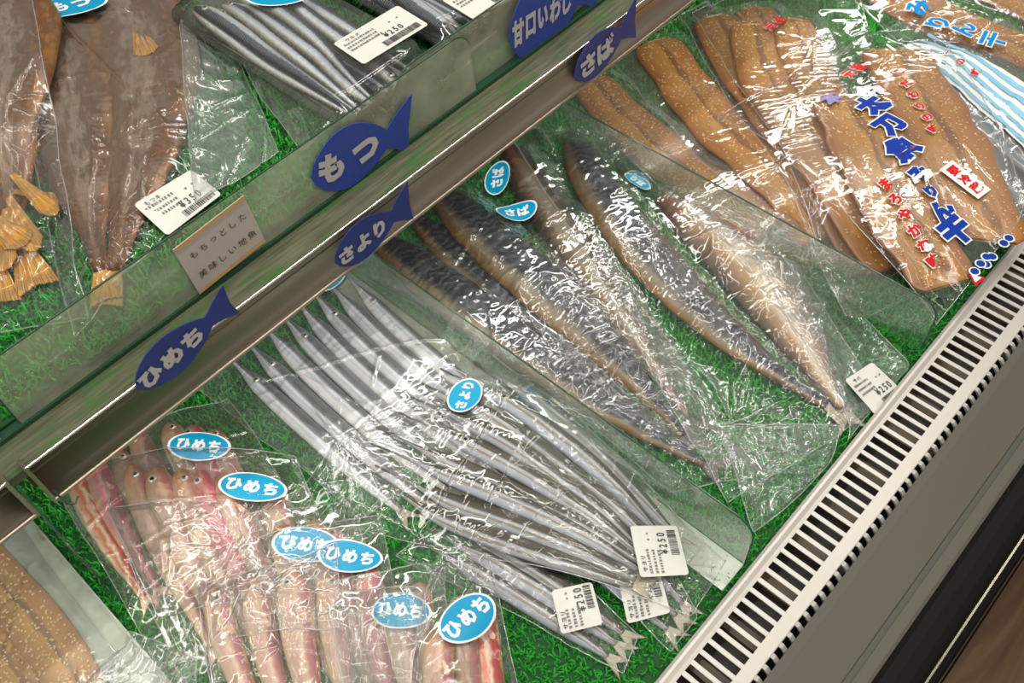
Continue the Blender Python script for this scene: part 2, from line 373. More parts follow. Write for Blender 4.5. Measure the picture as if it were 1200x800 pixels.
class MB:
    def __init__(s): s.v = []; s.f = []; s.m = []; s.n = 0

    def add(s, V, F, mi=0):
        s.v.append(np.asarray(V, float)); s.f += [[int(k) + s.n for k in f] for f in F]; s.m += [mi] * len(F); s.n += len(V)

    def box(s, x0, x1, y0, y1, z0, z1, mi=0):
        V = [(x, y, z) for x in (x0, x1) for y in (y0, y1) for z in (z0, z1)]
        s.add(V, [(0, 1, 3, 2), (4, 6, 7, 5), (0, 4, 5, 1), (2, 3, 7, 6), (0, 2, 6, 4), (1, 5, 7, 3)], mi)

    def extrude_x(s, prof, x0, x1, closed=True, mi=0):
        n = len(prof); V = [(x0, y, z) for y, z in prof] + [(x1, y, z) for y, z in prof]
        F = [(i, (i + 1) % n, n + (i + 1) % n, n + i) for i in range(n if closed else n - 1)]
        if closed: F += [list(range(n))[::-1], list(range(n, 2 * n))]
        s.add(V, F, mi)

    def tube(s, P, r, k=6, mi=0, closed=False):
        P = np.asarray(P, float); n = len(P); T = np.gradient(P, axis=0)
        if closed: T = np.roll(P, -1, 0) - np.roll(P, 1, 0)
        T /= np.linalg.norm(T, axis=1)[:, None] + 1e-12
        up = np.array([0, 0, 1.0]); A = np.cross(T, up); bad = np.linalg.norm(A, axis=1) < .2; A[bad] = np.cross(T[bad], [0, 1, 0])
        A /= np.linalg.norm(A, axis=1)[:, None]; B = np.cross(A, T)
        a = np.arange(k) * 2 * np.pi / k
        V = P[:, None] + r * (np.cos(a)[None, :, None] * A[:, None] + np.sin(a)[None, :, None] * B[:, None])
        F = grid_faces(n, k, True).tolist()
        if closed: F += [[(n - 1) * k + j, j, (j + 1) % k, (n - 1) * k + (j + 1) % k] for j in range(k)]
        s.add(V.reshape(-1, 3), F, mi)

    def build(s, name, mats, parent=None, smooth=False, base=None):
        return mesh_obj(name, np.concatenate(s.v), s.f, mats, parent, base, smooth=smooth, matidx=s.m)


def vnoise(x, y, seed, scale):
    r = np.random.default_rng(seed); G = r.random((64, 64)); x = x * scale + 100.3; y = y * scale + 57.7
    xi = np.floor(x).astype(int); yi = np.floor(y).astype(int); fx = x - xi; fy = y - yi
    fx = fx * fx * (3 - 2 * fx); fy = fy * fy * (3 - 2 * fy)
    g = lambda a, b: G[a % 64, b % 64]
    return (g(xi, yi) * (1 - fx) + g(xi + 1, yi) * fx) * (1 - fy) + (g(xi, yi + 1) * (1 - fx) + g(xi + 1, yi + 1) * fx) * fy


# ------------------------------------------------------------------ height maps (what lies where, so things rest on each other)
class HMap:
    def __init__(s, x0, x1, y0, y1, z, res=0.0016):
        s.x0, s.y0, s.res, s.z = x0, y0, res, z
        s.nx = int((x1 - x0) / res) + 1; s.ny = int((y1 - y0) / res) + 1; s.a = np.full((s.nx, s.ny), z)

    def sample(s, x, y, a=None):
        a = s.a if a is None else a
        fx = np.clip((np.asarray(x) - s.x0) / s.res, 0, s.nx - 1.001); fy = np.clip((np.asarray(y) - s.y0) / s.res, 0, s.ny - 1.001)
        i = fx.astype(int); j = fy.astype(int); fx = fx - i; fy = fy - j
        return (a[i, j] * (1 - fx) + a[i + 1, j] * fx) * (1 - fy) + (a[i, j + 1] * (1 - fx) + a[i + 1, j + 1] * fx) * fy

    def splat(s, x, y, z):
        i = np.round((np.asarray(x) - s.x0) / s.res).astype(int).ravel(); j = np.round((np.asarray(y) - s.y0) / s.res).astype(int).ravel()
        z = np.broadcast_to(np.asarray(z), np.shape(x)).ravel(); ok = (i >= 0) & (i < s.nx) & (j >= 0) & (j < s.ny); np.maximum.at(s.a, (i[ok], j[ok]), z[ok])

    def hit(s, px, py, a=None, zmax=0.16):
        zs = np.linspace(s.z + zmax, s.z, 260); P = np.array([at(px, py, z) for z in zs]); h = s.sample(P[:, 0], P[:, 1], a)
        k = np.argmax(zs <= h + 1e-6); return P[k]

    def tent(s, xa, xb, ya, yb, slope=0.4, reach=16, blur=3):
        i0 = max(0, int((xa - s.x0) / s.res) - 20); i1 = min(s.nx, int((xb - s.x0) / s.res) + 20)
        j0 = max(0, int((ya - s.y0) / s.res) - 20); j1 = min(s.ny, int((yb - s.y0) / s.res) + 20)
        w_ = s.a[i0:i1, j0:j1].copy(); r = s.res
        for _ in range(reach):
            p = np.pad(w_, 1, mode='edge'); m = w_
            for dx, dy in ((0, 1), (2, 1), (1, 0), (1, 2)): m = np.maximum(m, p[dx:dx + w_.shape[0], dy:dy + w_.shape[1]] - slope * r)
            for dx, dy in ((0, 0), (2, 2), (2, 0), (0, 2)): m = np.maximum(m, p[dx:dx + w_.shape[0], dy:dy + w_.shape[1]] - slope * r * 1.414)
            w_ = m
        for _ in range(blur):
            p = np.pad(w_, 1, mode='edge'); w_ = sum(p[a:a + w_.shape[0], b:b + w_.shape[1]] for a in range(3) for b in range(3)) / 9
        out = s.a.copy(); out[i0:i1, j0:j1] = w_; return out


CONT = []
LOW = HMap(-0.30, 1.30, 0.03, 1.05, -0.008)
UP = HMap(-0.20, 0.85, 0.38, 1.05, 0.2065)

LOW.ymin, UP.ymin = 0.0985, 0.4450


def keep_behind(y, ymin, soft=0.014):
    """things stop short of the upstand at the front instead of passing through it"""
    y = np.asarray(y, float); return np.where(y < ymin + soft, ymin + soft * np.exp(np.minimum(0, (y - ymin - soft) / soft)), y)


# ------------------------------------------------------------------ the setting: case, shelf, grille, floor
def struct(o): return tag(o, kind='structure')


b = MB(); b.box(-0.6, 1.7, 0.0975, 1.28, -0.05, -0.012); struct(b.build('floor_turf_base', M['deck']))
b = MB(); b.box(-0.6, 1.7, 1.28, 1.32, -0.05, 1.2); struct(b.build('wall_back', M['white_panel']))
b = MB(); b.box(-0.6, 1.7, 0.447, 1.28, 0.185, 0.200); b.box(-0.6, 1.7, 0.4135, 0.447, 0.190, 0.1975)
tl = NT('shelf_lip'); p_ = tl.pos()
n1 = tl.noise(tl.scaled(p_, (28, 400, 400)), 1.0, 3, 0.6); n2 = tl.noise(tl.scaled(p_, (30, 120, 90)), 1.0, 3)
c_ = tl.ramp(n1, [(0.3, (0.045, 0.058, 0.028)), (0.65, (0.13, 0.125, 0.08))]); c_ = tl.mix(tl.ramp(n2, [(0.50, (0, 0, 0)), (0.72, (1, 1, 1))]), c_, (0.035, 0.12, 0.025))
M['lip'] = tl.pbr(c_, 0.35)
sh = struct(b.build('shelf', [M['deck'], M['lip']]))
sh.data.polygons.foreach_set('material_index', [0] * 6 + [1] * 6)

floor = bpy.data.objects.new('floor', None); floor.location = (0.7, -0.1, -0.80); col.objects.link(floor); struct(floor)
tw = NT('wood_plank'); wn = tw.noise(tw.scaled(tw.pos(), (3, 26, 10)), 1.0, 5, 0.6, 1.2)
wc = tw.ramp(wn, [(0.3, (0.085, 0.040, 0.013)), (0.5, (0.16, 0.085, 0.030)), (0.7, (0.25, 0.145, 0.055))]); M['wood'] = tw.pbr(wc, 0.35)
pm = MB(); pm.box(-1.2 + .7, 1.2 + .7, -0.1585, -0.0415, -0.812, -0.8); first = None
for k in range(9):
    if first is None: first = pm.build('plank', M['wood'], floor); pl = first
    else: pl = first.copy(); col.objects.link(pl)
    pl.location = (0.25 * (k % 2), -0.42 + 0.12 * k, 0)
b = MB(); b.box(-3, 3, -2.5, 1.3, -0.85, -0.8125); struct(b.build('floor_subfloor', M['duct']))

# front of the case below the grille
fr = bpy.data.objects.new('trim_1', None); fr.location = (0.5, 0, 0); col.objects.link(fr); struct(fr)
XA, XB = -0.4, 1.6
b = MB(); b.extrude_x([(0.0425, 0.001), (0.036, 0.0022), (0.020, 0.0006), (0.0035, -0.001), (0.0035, -0.02), (0.0425, -0.02)], XA, XB); b.build('front_panel', M['panel'], fr)
b = MB(); b.box(XA, XB, -0.0015, 0.0035, -0.02, -0.0035); b.build('groove', M['groove'], fr)
b = MB(); b.extrude_x([(-0.0015, -0.0005), (-0.0015, -0.02), (-0.0113, -0.02), (-0.0113, -0.0012), (-0.009, -0.0004)], XA, XB); b.build('front_strip', M['panel'], fr)
b = MB(); b.extrude_x([(-0.0113, -0.020), (-0.0113, -0.0022), (-0.015, 0.0), (-0.022, 0.001), (-0.030, 0.0), (-0.0368, -0.003), (-0.0368, -0.02)], XA, XB)
b.extrude_x([(-0.0398, -0.02), (-0.0398, -0.002), (-0.0430, -0.004), (-0.0449, -0.008), (-0.0449, -0.10), (-0.0398, -0.10)], XA, XB); b.build('bumper', M['black'], fr, smooth=False)
b = MB(); b.extrude_x([(-0.0368, -0.02), (-0.0368, -0.001), (-0.0376, 0.0008), (-0.039, 0.0008), (-0.0398, -0.001), (-0.0398, -0.02)], XA, XB); b.build('chrome_strip', M['strip'], fr)
b = MB(); b.box(XA, XB, -0.040, 0.05, -0.80, -0.02); b.build('plinth', M['black'], fr)

# air grille
gr = empty('air_grille', (0.5, 0.075, 0), 'light grey slotted metal air grille along the front edge of the case', 'grille')
b = MB()
b.extrude_x([(0.0865, -0.0006), (0.0865, 0.0006), (0.0895, 0.0008), (0.0925, 0.0022), (0.0945, 0.0022), (0.0968, 0.0004), (0.0975, -0.004), (0.0975, -0.035), (0.0960, -0.035), (0.0960, -0.0012)], XA, XB)
b.build('rim', M['grille'], gr, smooth=False)
b = MB(); b.extrude_x([(0.0585, -0.0006), (0.0585, 0.0008), (0.049, 0.0008), (0.0485, 0.0004), (0.0485, -0.001)], XA, XB); b.build('middle_rail', M['grille'], gr)
x0 = at(797, 796, 0)[0]
b = MB(); b.box(-0.0018, 0.0018, 0.0580, 0.0870, -0.0004, 0.00055)
bar0 = b.build('bar', M['grille'], gr)
b = MB(); b.extrude_x([(0.0490, 0.0006), (0.0460, 0.0002), (0.0425, -0.0035), (0.0405, -0.012), (0.0415, -0.012), (0.044, -0.0045), (0.047, -0.001), (0.049, -0.0008)], -0.0019, 0.0019)
tooth0 = b.build('tooth', M['grille'], gr)
for o_ in (bar0, tooth0):
    v = np.array([q.co[:] for q in o_.data.vertices])
for k in range(-30, 75):
    xx = x0 + 0.005 + 0.01 * k
    if k == -30: bb, tt = bar0, tooth0
    else: bb, tt = bar0.copy(), tooth0.copy(); col.objects.link(bb); col.objects.link(tt)
    bb.location = (xx, 0, 0); tt.location = (xx, 0, 0)
b = MB(); b.box(XA, XB, 0.0405, 0.0965, -0.042, -0.030); struct(b.build('floor_air_duct', M['duct']))
b = MB()
for k in range(26): b.box(x0 - .2 + .043 * k, x0 - .2 + .043 * k + .012, 0.045, 0.095, -0.030, -0.024 + 0.004 * (k % 3))
tag(b.build('duct_rib', plain('duct_rib_metal', (0.10, 0.075, 0.045), 0.5), gr), kind='stuff')


def rail(xa, xb, label):
    r_ = empty('price_rail', ((xa + xb) / 2, 0.412, 0.18), label, 'rail')
    pr = []
    for k in range(15):
        t = k / 14; z = 0.1995 - 0.036 * t; y = 0.4105 + 0.0045 * math.sin(math.pi * min(1, t * 1.15)) - 0.001 * t
        if t > 0.8: y += 0.0 - 0.0035 * ((t - .8) / .2) ** 1 + 0.004 * ((t - .8) / .2) ** 2
        pr.append((y, z))
    bm_ = MB(); bm_.extrude_x(pr + [(y + 0.0018, z) for y, z in pr[::-1]], xa, xb); bm_.build('rail_face', M['steel'], r_, smooth=True)
    bm_ = MB(); bm_.tube([(xa, 0.4107, 0.2003), (xb, 0.4107, 0.2003)], 0.0011, 10); bm_.build('rail_edge', M['steel_edge'], r_, smooth=True)
    bm_ = MB(); bm_.tube([(xa, 0.4095, 0.1632), (xb, 0.4095, 0.1632)], 0.0016, 10); bm_.build('rail_bead', M['steel'], r_, smooth=True)
    for xe in (xa, xb):
        bm_ = MB(); bm_.box(xe - 0.0012, xe + 0.0012, 0.4085, 0.4185, 0.1615, 0.2012); bm_.build('end_cap', M['strip'], r_)
    return r_


rail(-0.009, 1.5, 'long brushed steel price rail below the blue fish tags')
rail(-0.55, -0.0215, 'short end of steel rail at the left edge beyond the gap')
b = MB(); b.tube([(-0.006, 0.409, 0.172), (-0.0055, 0.404, 0.160), (-0.002, 0.402, 0.1575), (0.002, 0.404, 0.159)], 0.0007, 6)
tag(b.build('wire_hook', M['edge_dark'], smooth=True), 'small dark wire hook under the left end of long rail', 'hook')
b = MB(); b.box(-0.0125, -0.0085, 0.424, 0.436, 0.165, 0.196)
tag(b.build('shelf_bracket', plain('rusty_bracket', (0.09, 0.035, 0.015), 0.7, noise_amt=0.5)), 'rusty brown bracket in the gap between the two rails', 'bracket')


def panel_outline(u0, u1, h, r, n=8, corners=(1, 1)):
    pts = [(u0, 0), (u1, 0)]
    if corners[1]: pts += [(u1 - r + r * math.cos(a), h - r + r * math.sin(a)) for a in np.linspace(0, math.pi / 2, n)]
    else: pts += [(u1, h)]
    if corners[0]: pts += [(u0 + r - r * math.sin(a), h - r + r * math.cos(a)) for a in np.linspace(0, math.pi / 2, n)]
    else: pts += [(u0, h)]
    return pts


def upright(name, label, cat, fn, u0, u1, h, r, th, mat, edge_mat, foot=None, group=None):
    """clear upright panel; fn(u, v, w) -> world; w is across the thickness"""
    pts = panel_outline(u0, u1, h, r); n = len(pts)
    root = empty(name, fn((u0 + u1) / 2, 0, 0), label, cat, group)
    V = [fn(u, v, -th / 2) for u, v in pts] + [fn(u, v, th / 2) for u, v in pts]
    mesh_obj('panel', V, [list(range(n))], mat, root, smooth=False)
    m = MB(); m.tube([fn(u, v, 0) for u, v in pts[1:] + pts[:1]], th * 0.36, 6); m.build('panel_edge', edge_mat, root, smooth=True)
    if foot: m = MB(); m.box(*foot); m.build('foot', M['divider_foot'], root)
    return root


# acrylic fences at the front of the upper shelf
YF = 0.4405
upright('acrylic_fence', 'clear acrylic fence on upper shelf carrying the beige card', 'fence', lambda u, v, w_: (u, YF + w_ + 0.02 * v, 0.1985 + v), 0.0055, 0.395, 0.055, 0.016, 0.002, M['fence'], M['edge_green'])
upright('acrylic_fence', 'clear acrylic fence on upper shelf in front of the sardine trays, beyond the first', 'fence', lambda u, v, w_: (u, YF + 0.005 + w_ + 0.02 * v, 0.1985 + v), 0.325, 0.95, 0.055, 0.020, 0.002, M['fence'], M['edge_dark'])
upright('acrylic_fence', 'clear acrylic fence at far left of the upper shelf', 'fence', lambda u, v, w_: (u, YF + w_ + 0.02 * v, 0.1985 + v), -0.45, -0.008, 0.055, 0.016, 0.002, M['fence'], M['edge_green'])
b = MB(); b.box(-0.5, 1.5, 0.4375, 0.4440, 0.1978, 0.2010); struct(b.build('trim_2', M['edge_green']))
# dividers of the lower deck
upright('shelf_divider', 'clear plastic divider between the halfbeak bags and the mackerel bags', 'divider', lambda u, v, w_: (0.306 + w_, u, -0.011 + v), 0.102, 0.72, 0.062, 0.016, 0.0022, M['divider'], M['edge_dark'], foot=(0.2775, 0.3045, 0.102, 0.72, -0.0085, -0.0070))
upright('shelf_divider', 'clear plastic divider between the mackerel bags and the sesame fish packs', 'divider', lambda u, v, w_: (0.563 + w_, u, -0.011 + v), 0.102, 0.72, 0.060, 0.016, 0.0022, M['divider'], M['edge_dark'])
upright('shelf_divider', 'clear plastic divider under the rail gap left of the goatfish bags', 'divider', lambda u, v, w_: (-0.024 + w_, u, -0.011 + v), 0.452, 0.78, 0.062, 0.012, 0.0022, M['divider'], M['edge_dark'])
b = MB(); b.box(-0.0640, -0.0335, 0.108, 0.80, -0.0075, -0.0060); b.box(-0.0350, -0.0335, 0.108, 0.80, -0.0060, -0.001)
tag(b.build('divider_strip', M['divider_foot']), 'flat frosted plastic strip on the turf left of the goatfish bags', 'strip')


# ------------------------------------------------------------------ turf
def turf(name, xa, xb, ya, yb, z, n, hgt, parent=None):
    x = rng.uniform(xa, xb, n); y = rng.uniform(ya, yb, n); a = rng.uniform(0, 2 * np.pi, n); lean = rng.uniform(0.1, 0.9, n) * hgt
    h = hgt * rng.uniform(0.6, 1.1, n); wd = rng.uniform(0.0004, 0.0008, n); d = np.stack([np.cos(a), np.sin(a)], 1); q = np.stack([-d[:, 1], d[:, 0]], 1)
    V = np.zeros((n, 6, 3)); bx = np.stack([x, y], 1)
    for k, (f, hh, ww) in enumerate(((0, 0, 1), (0.35, 0.65, 1), (1.0, 0.95, .6))):
        c = bx + d * (lean * f)[:, None]
        V[:, 2 * k, :2] = c - q * (wd * ww)[:, None]; V[:, 2 * k + 1, :2] = c + q * (wd * ww)[:, None]; V[:, 2 * k:2 * k + 2, 2] = (z + h * hh)[:, None]
    i = np.arange(n)[:, None] * 6; F = np.concatenate([i + [0, 1, 3, 2], i + [2, 3, 5, 4]])
    me = bpy.data.meshes.new(name); me.vertices.add(n * 6); me.vertices.foreach_set('co', V.ravel())
    me.loops.add(F.size); me.loops.foreach_set('vertex_index', F.ravel().astype(np.int32)); me.polygons.add(len(F))
    me.polygons.foreach_set('loop_start', np.arange(len(F), dtype=np.int32) * 4); me.polygons.foreach_set('loop_total', np.full(len(F), 4, dtype=np.int32))
    me.update(); me.validate(); me.materials.append(M['turf']); o = bpy.data.objects.new(name, me); col.objects.link(o); return o


tag(turf('artificial_grass', -0.30, 1.15, 0.099, 0.62, -0.0125, 130000, 0.0062), 'bright green artificial grass mat covering the lower deck', 'grass', kind='stuff')
tag(turf('artificial_grass', -0.10, 0.66, 0.448, 0.92, 0.1995, 70000, 0.0062), 'green artificial grass mat on the upper shelf', 'grass', kind='stuff')


# ------------------------------------------------------------------ fish
def spline(P, n):
    P = np.asarray(P, float)
    if len(P) == 2: P = np.array([P[0], (P[0] + P[1]) / 2, P[1]])
    d = np.r_[0, np.cumsum(np.linalg.norm(np.diff(P, axis=0), axis=1))]; d /= d[-1]; t = np.linspace(0, 1, n)
    k = min(3, len(P) - 1)
    return np.stack([np.polyval(np.polyfit(d, P[:, i], k), t) for i in range(P.shape[1])], 1)


PROF = {
    'halfbeak': ([0, .10, .17, .21, .28, .45, .70, .85, .95, 1], [.06, .16, .34, .72, .92, 1, .95, .72, .40, .30]),
    'goatfish': ([0, .03, .10, .2, .35, .6, .85, 1], [.30, .62, .90, 1, .98, .8, .42, .30]),
    'mackerel': ([0, .03, .10, .2, .35, .55, .75, .9, 1], [.22, .45, .75, .92, 1, .92, .62, .26, .16]),
    'slab': ([0, .03, .10, .5, .8, .96, 1], [.65, .90, .97, 1, .92, .80, .62]),
    'split': ([0, .04, .12, .25, .45, .7, .9, 1], [.30, .60, .85, 1, .95, .65, .22, .14]),
    'sardine': ([0, .05, .14, .3, .6, .85, 1], [.25, .7, .95, 1, .9, .45, .25]),
}


def make_fish(name, label, cat, group, px, hm, ref, halfw, thick, prof, mat, stack=0.5, tail=None, eye=None, fins=None, n=46, m=16, tip=None, flat=False, wob=0.0, seed=0, extra=0.0):
    P = np.array([hm.hit(*q, a=ref)[:2] for q in px]); S = spline(P, n); S[:, 1] = keep_behind(S[:, 1], hm.ymin + .004)
    T = np.gradient(S, axis=0); T /= np.linalg.norm(T, axis=1)[:, None]; N = np.stack([-T[:, 1], T[:, 0]], 1)
    t = np.linspace(0, 1, n); pw = np.interp(t, *PROF[prof]); pw = np.convolve(np.pad(pw, 2, mode='edge'), [.1, .2, .4, .2, .1], 'valid')
    pw[0] *= .35; pw[-1] *= .8
    W = halfw * pw * (1 + wob * (vnoise(t * 3, t * 0 + seed, seed + 5, 3) - .5)); H = thick * (0.25 + 0.75 * pw)
    # rest on what is underneath
    zs = np.full(n, -9.0); zl = np.full(n, -9.0)
    for s_ in (-.8, -.4, 0, .4, .8):
        q = S + N * (W * s_)[:, None]; zs = np.maximum(zs, hm.sample(q[:, 0], q[:, 1], ref)); zl = np.maximum(zl, hm.sample(q[:, 0], q[:, 1]))
    k_ = np.ones(9) / 9; sm = lambda z: np.convolve(np.pad(z, 4, mode='edge'), k_, 'valid')
    zb = sm(zs); zl = sm(np.maximum(zl, zs)); zb = np.maximum(zb, zb + stack * (zl - zb)) + 0.0004 + extra
    zc = zb + H * (0.55 if not flat else 0.9)
    a = np.arange(m) * 2 * np.pi / m; ca, sa = np.cos(a), np.sin(a); sz = np.where(sa < 0, sa * 0.55, sa)
    if flat: sz = np.sign(sa) * np.abs(sa) ** 0.6
    rel = 0
    V = np.zeros((n, m, 3)); V[:, :, 0] = S[:, None, 0] + N[:, None, 0] * W[:, None] * ca; V[:, :, 1] = S[:, None, 1] + N[:, None, 1] * W[:, None] * ca
    V[:, :, 2] = zc[:, None] + H[:, None] * sz
    if flat or prof in ('split', 'mackerel'):
        bumpz = (vnoise(V[:, :, 0], V[:, :, 1], seed + 11, 55) - .5) * thick * .5; V[:, :, 2] += bumpz * (sa > 0)
    uvs = np.stack([np.repeat(t[:, None], m, 1), np.repeat((0.5 + 0.5 * ca)[None], n, 0)], -1).reshape(-1, 2)
    VV = np.concatenate([V.reshape(-1, 3), [V[0].mean(0)], [V[-1].mean(0)]]); uvs = np.concatenate([uvs, [[0, .5]], [[1, .5]]])
    F = grid_faces(n, m, True).tolist(); e0, e1 = n * m, n * m + 1
    F = [f[::-1] for f in F]
    F += [[e0, j, (j + 1) % m] for j in range(m)] + [[e1, (n - 1) * m + (j + 1) % m, (n - 1) * m + j] for j in range(m)]
    root = empty(name, (S[n // 2, 0], S[n // 2, 1], zb[n // 2]), label, cat, group)
    mesh_obj('body', VV, F, mat, root, uv=uvs)
    # raster into the height map
    ti = np.linspace(0, n - 1, n * 5); i0 = np.minimum(ti.astype(int), n - 2); fr_ = (ti - i0)[:, None]
    Si = S[i0] * (1 - fr_) + S[i0 + 1] * fr_; Ni = N[i0]; Wi = W[i0]; zi = zc[i0]; Hi = H[i0]
    ss = np.linspace(-1, 1, max(9, int(abs(halfw) * 2 / 0.0011)))
    X_ = Si[:, None, 0] + Ni[:, None, 0] * Wi[:, None] * ss; Y_ = Si[:, None, 1] + Ni[:, None, 1] * Wi[:, None] * ss
    hm.splat(X_, Y_, zi[:, None] + Hi[:, None] * (np.sqrt(1 - ss ** 2 * .98) if not flat else 1.0) + (thick * .25 if flat or prof in ('split', 'mackerel') else 0))

    def P3(tt, s_, up=0.0):
        i = int(round(tt * (n - 1))); zz = zc[i] + H[i] * math.sqrt(max(0, 1 - s_ * s_)) * (1 if sa is not None else 1) + up
        return np.array([S[i, 0] + N[i, 0] * W[i] * s_, S[i, 1] + N[i, 1] * W[i] * s_, zz])
    if tail:
        L, Wt, fork, tm = tail; nn = 13; V = []; c = S[-1]; d = T[-1]; q = N[-1]
        for r_ in (0, 0.5, 1):
            for k in range(nn):
                s_ = -1 + 2 * k / (nn - 1); ln = L * (1 - fork * (1 - abs(s_))) * r_; wd = (W[-1] * .9) * (1 - r_) + Wt * r_ * (0.9 if r_ == 1 else .95)
                rib = 0.0005 * ((k % 2) * 2 - 1) * r_
                pt = c + d * (ln + (-.003 * (1 - r_))) + q * (wd * s_)
                V.append((pt[0], pt[1], max(zc[-1] - H[-1] * .2 * r_, zb[-1] + 0.001) + rib))
        V = np.array(V); V2 = V.copy(); V2[:, 2] -= 0.0007
        Fq = grid_faces(3, nn).tolist(); o = mesh_obj('tail_fin', np.concatenate([V, V2]), Fq + [[x + 3 * nn for x in f[::-1]] for f in Fq], tm, root, uv=np.array([(r_, k / (nn - 1)) for _ in (0, 1) for r_ in (0, .5, 1) for k in range(nn)]))
        hm.splat(V[:, 0], V[:, 1], V[:, 2] + .0004)
    if eye:
        te, se, r_ = eye; c = P3(te, se); mbe = MB()
        for (rr, hh, mi, up) in ((r_, r_ * .45, 0, 0), (r_ * .55, r_ * .35, 1, r_ * .22)):
            th = np.linspace(0, 2 * np.pi, 12, endpoint=False); V = []; nl = 4
            for k in range(nl):
                ph = k / nl * math.pi / 2
                V += [(c[0] + rr * math.cos(ph) * math.cos(x), c[1] + rr * math.cos(ph) * math.sin(x), c[2] + up + hh * math.sin(ph) - .0002) for x in th]
            V.append((c[0], c[1], c[2] + up + hh))
            mbe.add(V, grid_faces(nl, 12, True).tolist() + [[(nl - 1) * 12 + j, (nl - 1) * 12 + (j + 1) % 12, nl * 12] for j in range(12)], mi)
        mbe.build('eye', [M['eye_ring'], M['pupil']], root, smooth=True)
    for fn_ in (fins or []):
        tf, sf, ang, L, Wf, fm = fn_; c = P3(tf, sf, 0.0008); i = int(round(tf * (n - 1))); ca_, sa_ = math.cos(ang), math.sin(ang)
        d = T[i] * ca_ + N[i] * sa_; q = np.array([-d[1], d[0]]); nn = 9; V = []
        for r_ in (0, .5, 1):
            for k in range(nn):
                s_ = -1 + 2 * k / (nn - 1); pt = c[:2] + d * L * r_ * (1 - .18 * s_ * s_) + q * Wf * s_ * (.3 + .7 * r_)
                V.append((pt[0], pt[1], c[2] + .0005 * ((k % 2) * 2 - 1) * r_ - (0.2 * L * r_ * r_ if abs(sf) > .5 else 0)))
        V = np.array(V); V2 = V - [0, 0, .0006]; Fq = grid_faces(3, nn).tolist()
        mesh_obj('fin', np.concatenate([V, V2]), Fq + [[x + 3 * nn for x in f[::-1]] for f in Fq], fm, root, uv=np.array([(r_, k / (nn - 1)) for _ in (0, 1) for r_ in (0, .5, 1) for k in range(nn)]))
        hm.splat(V[:, 0], V[:, 1], V[:, 2] + .0006)
    if tip is not None:   # the long lower jaw of a halfbeak
        L = tip; d = -T[0]; pts = [(*(S[0] + d * L * f - d * .002), zc[0] - .0002 + .0004 * f) for f in np.linspace(0, 1, 6)]
        mm = MB(); mm.tube(pts, 0.0010, 6); mm.build('beak', M['fin_dark'], root, smooth=True)
    root_info = dict(root=root, S=S, N=N, W=W, zc=zc, H=H); CONT.append(root_info)
    return root_info


def seeds(info, count, seed):
    r = np.random.default_rng(seed); mb_ = MB(); S, N, W, zc, H = (info[k] for k in ('S', 'N', 'W', 'zc', 'H')); n = len(S)
    oc = np.array([(1, 0, 0), (-1, 0, 0), (0, .62, 0), (0, -.62, 0), (0, 0, .5), (0, 0, -.5)]) * 0.0014
    Fo = [(0, 2, 4), (2, 1, 4), (1, 3, 4), (3, 0, 4), (2, 0, 5), (1, 2, 5), (3, 1, 5), (0, 3, 5)]
    for _ in range(count):
        i = r.integers(1, n - 1); s_ = r.uniform(-.88, .88); a = r.uniform(0, 6.3); R_ = np.array([[math.cos(a), -math.sin(a), 0], [math.sin(a), math.cos(a), 0], [0, 0, 1]])
        S_ = S[i] + (S[min(i + 1, n - 1)] - S[i]) * r.uniform(-1, 1); c = np.array([*(S_ + N[i] * W[i] * s_), zc[i] + H[i] * 1.02 * (1 - s_ * s_) ** .3 + .0004]); mb_.add(oc @ R_.T + c, Fo)
    tag(mb_.build('sesame', M['sesame'], info['root'], smooth=True), kind='stuff')


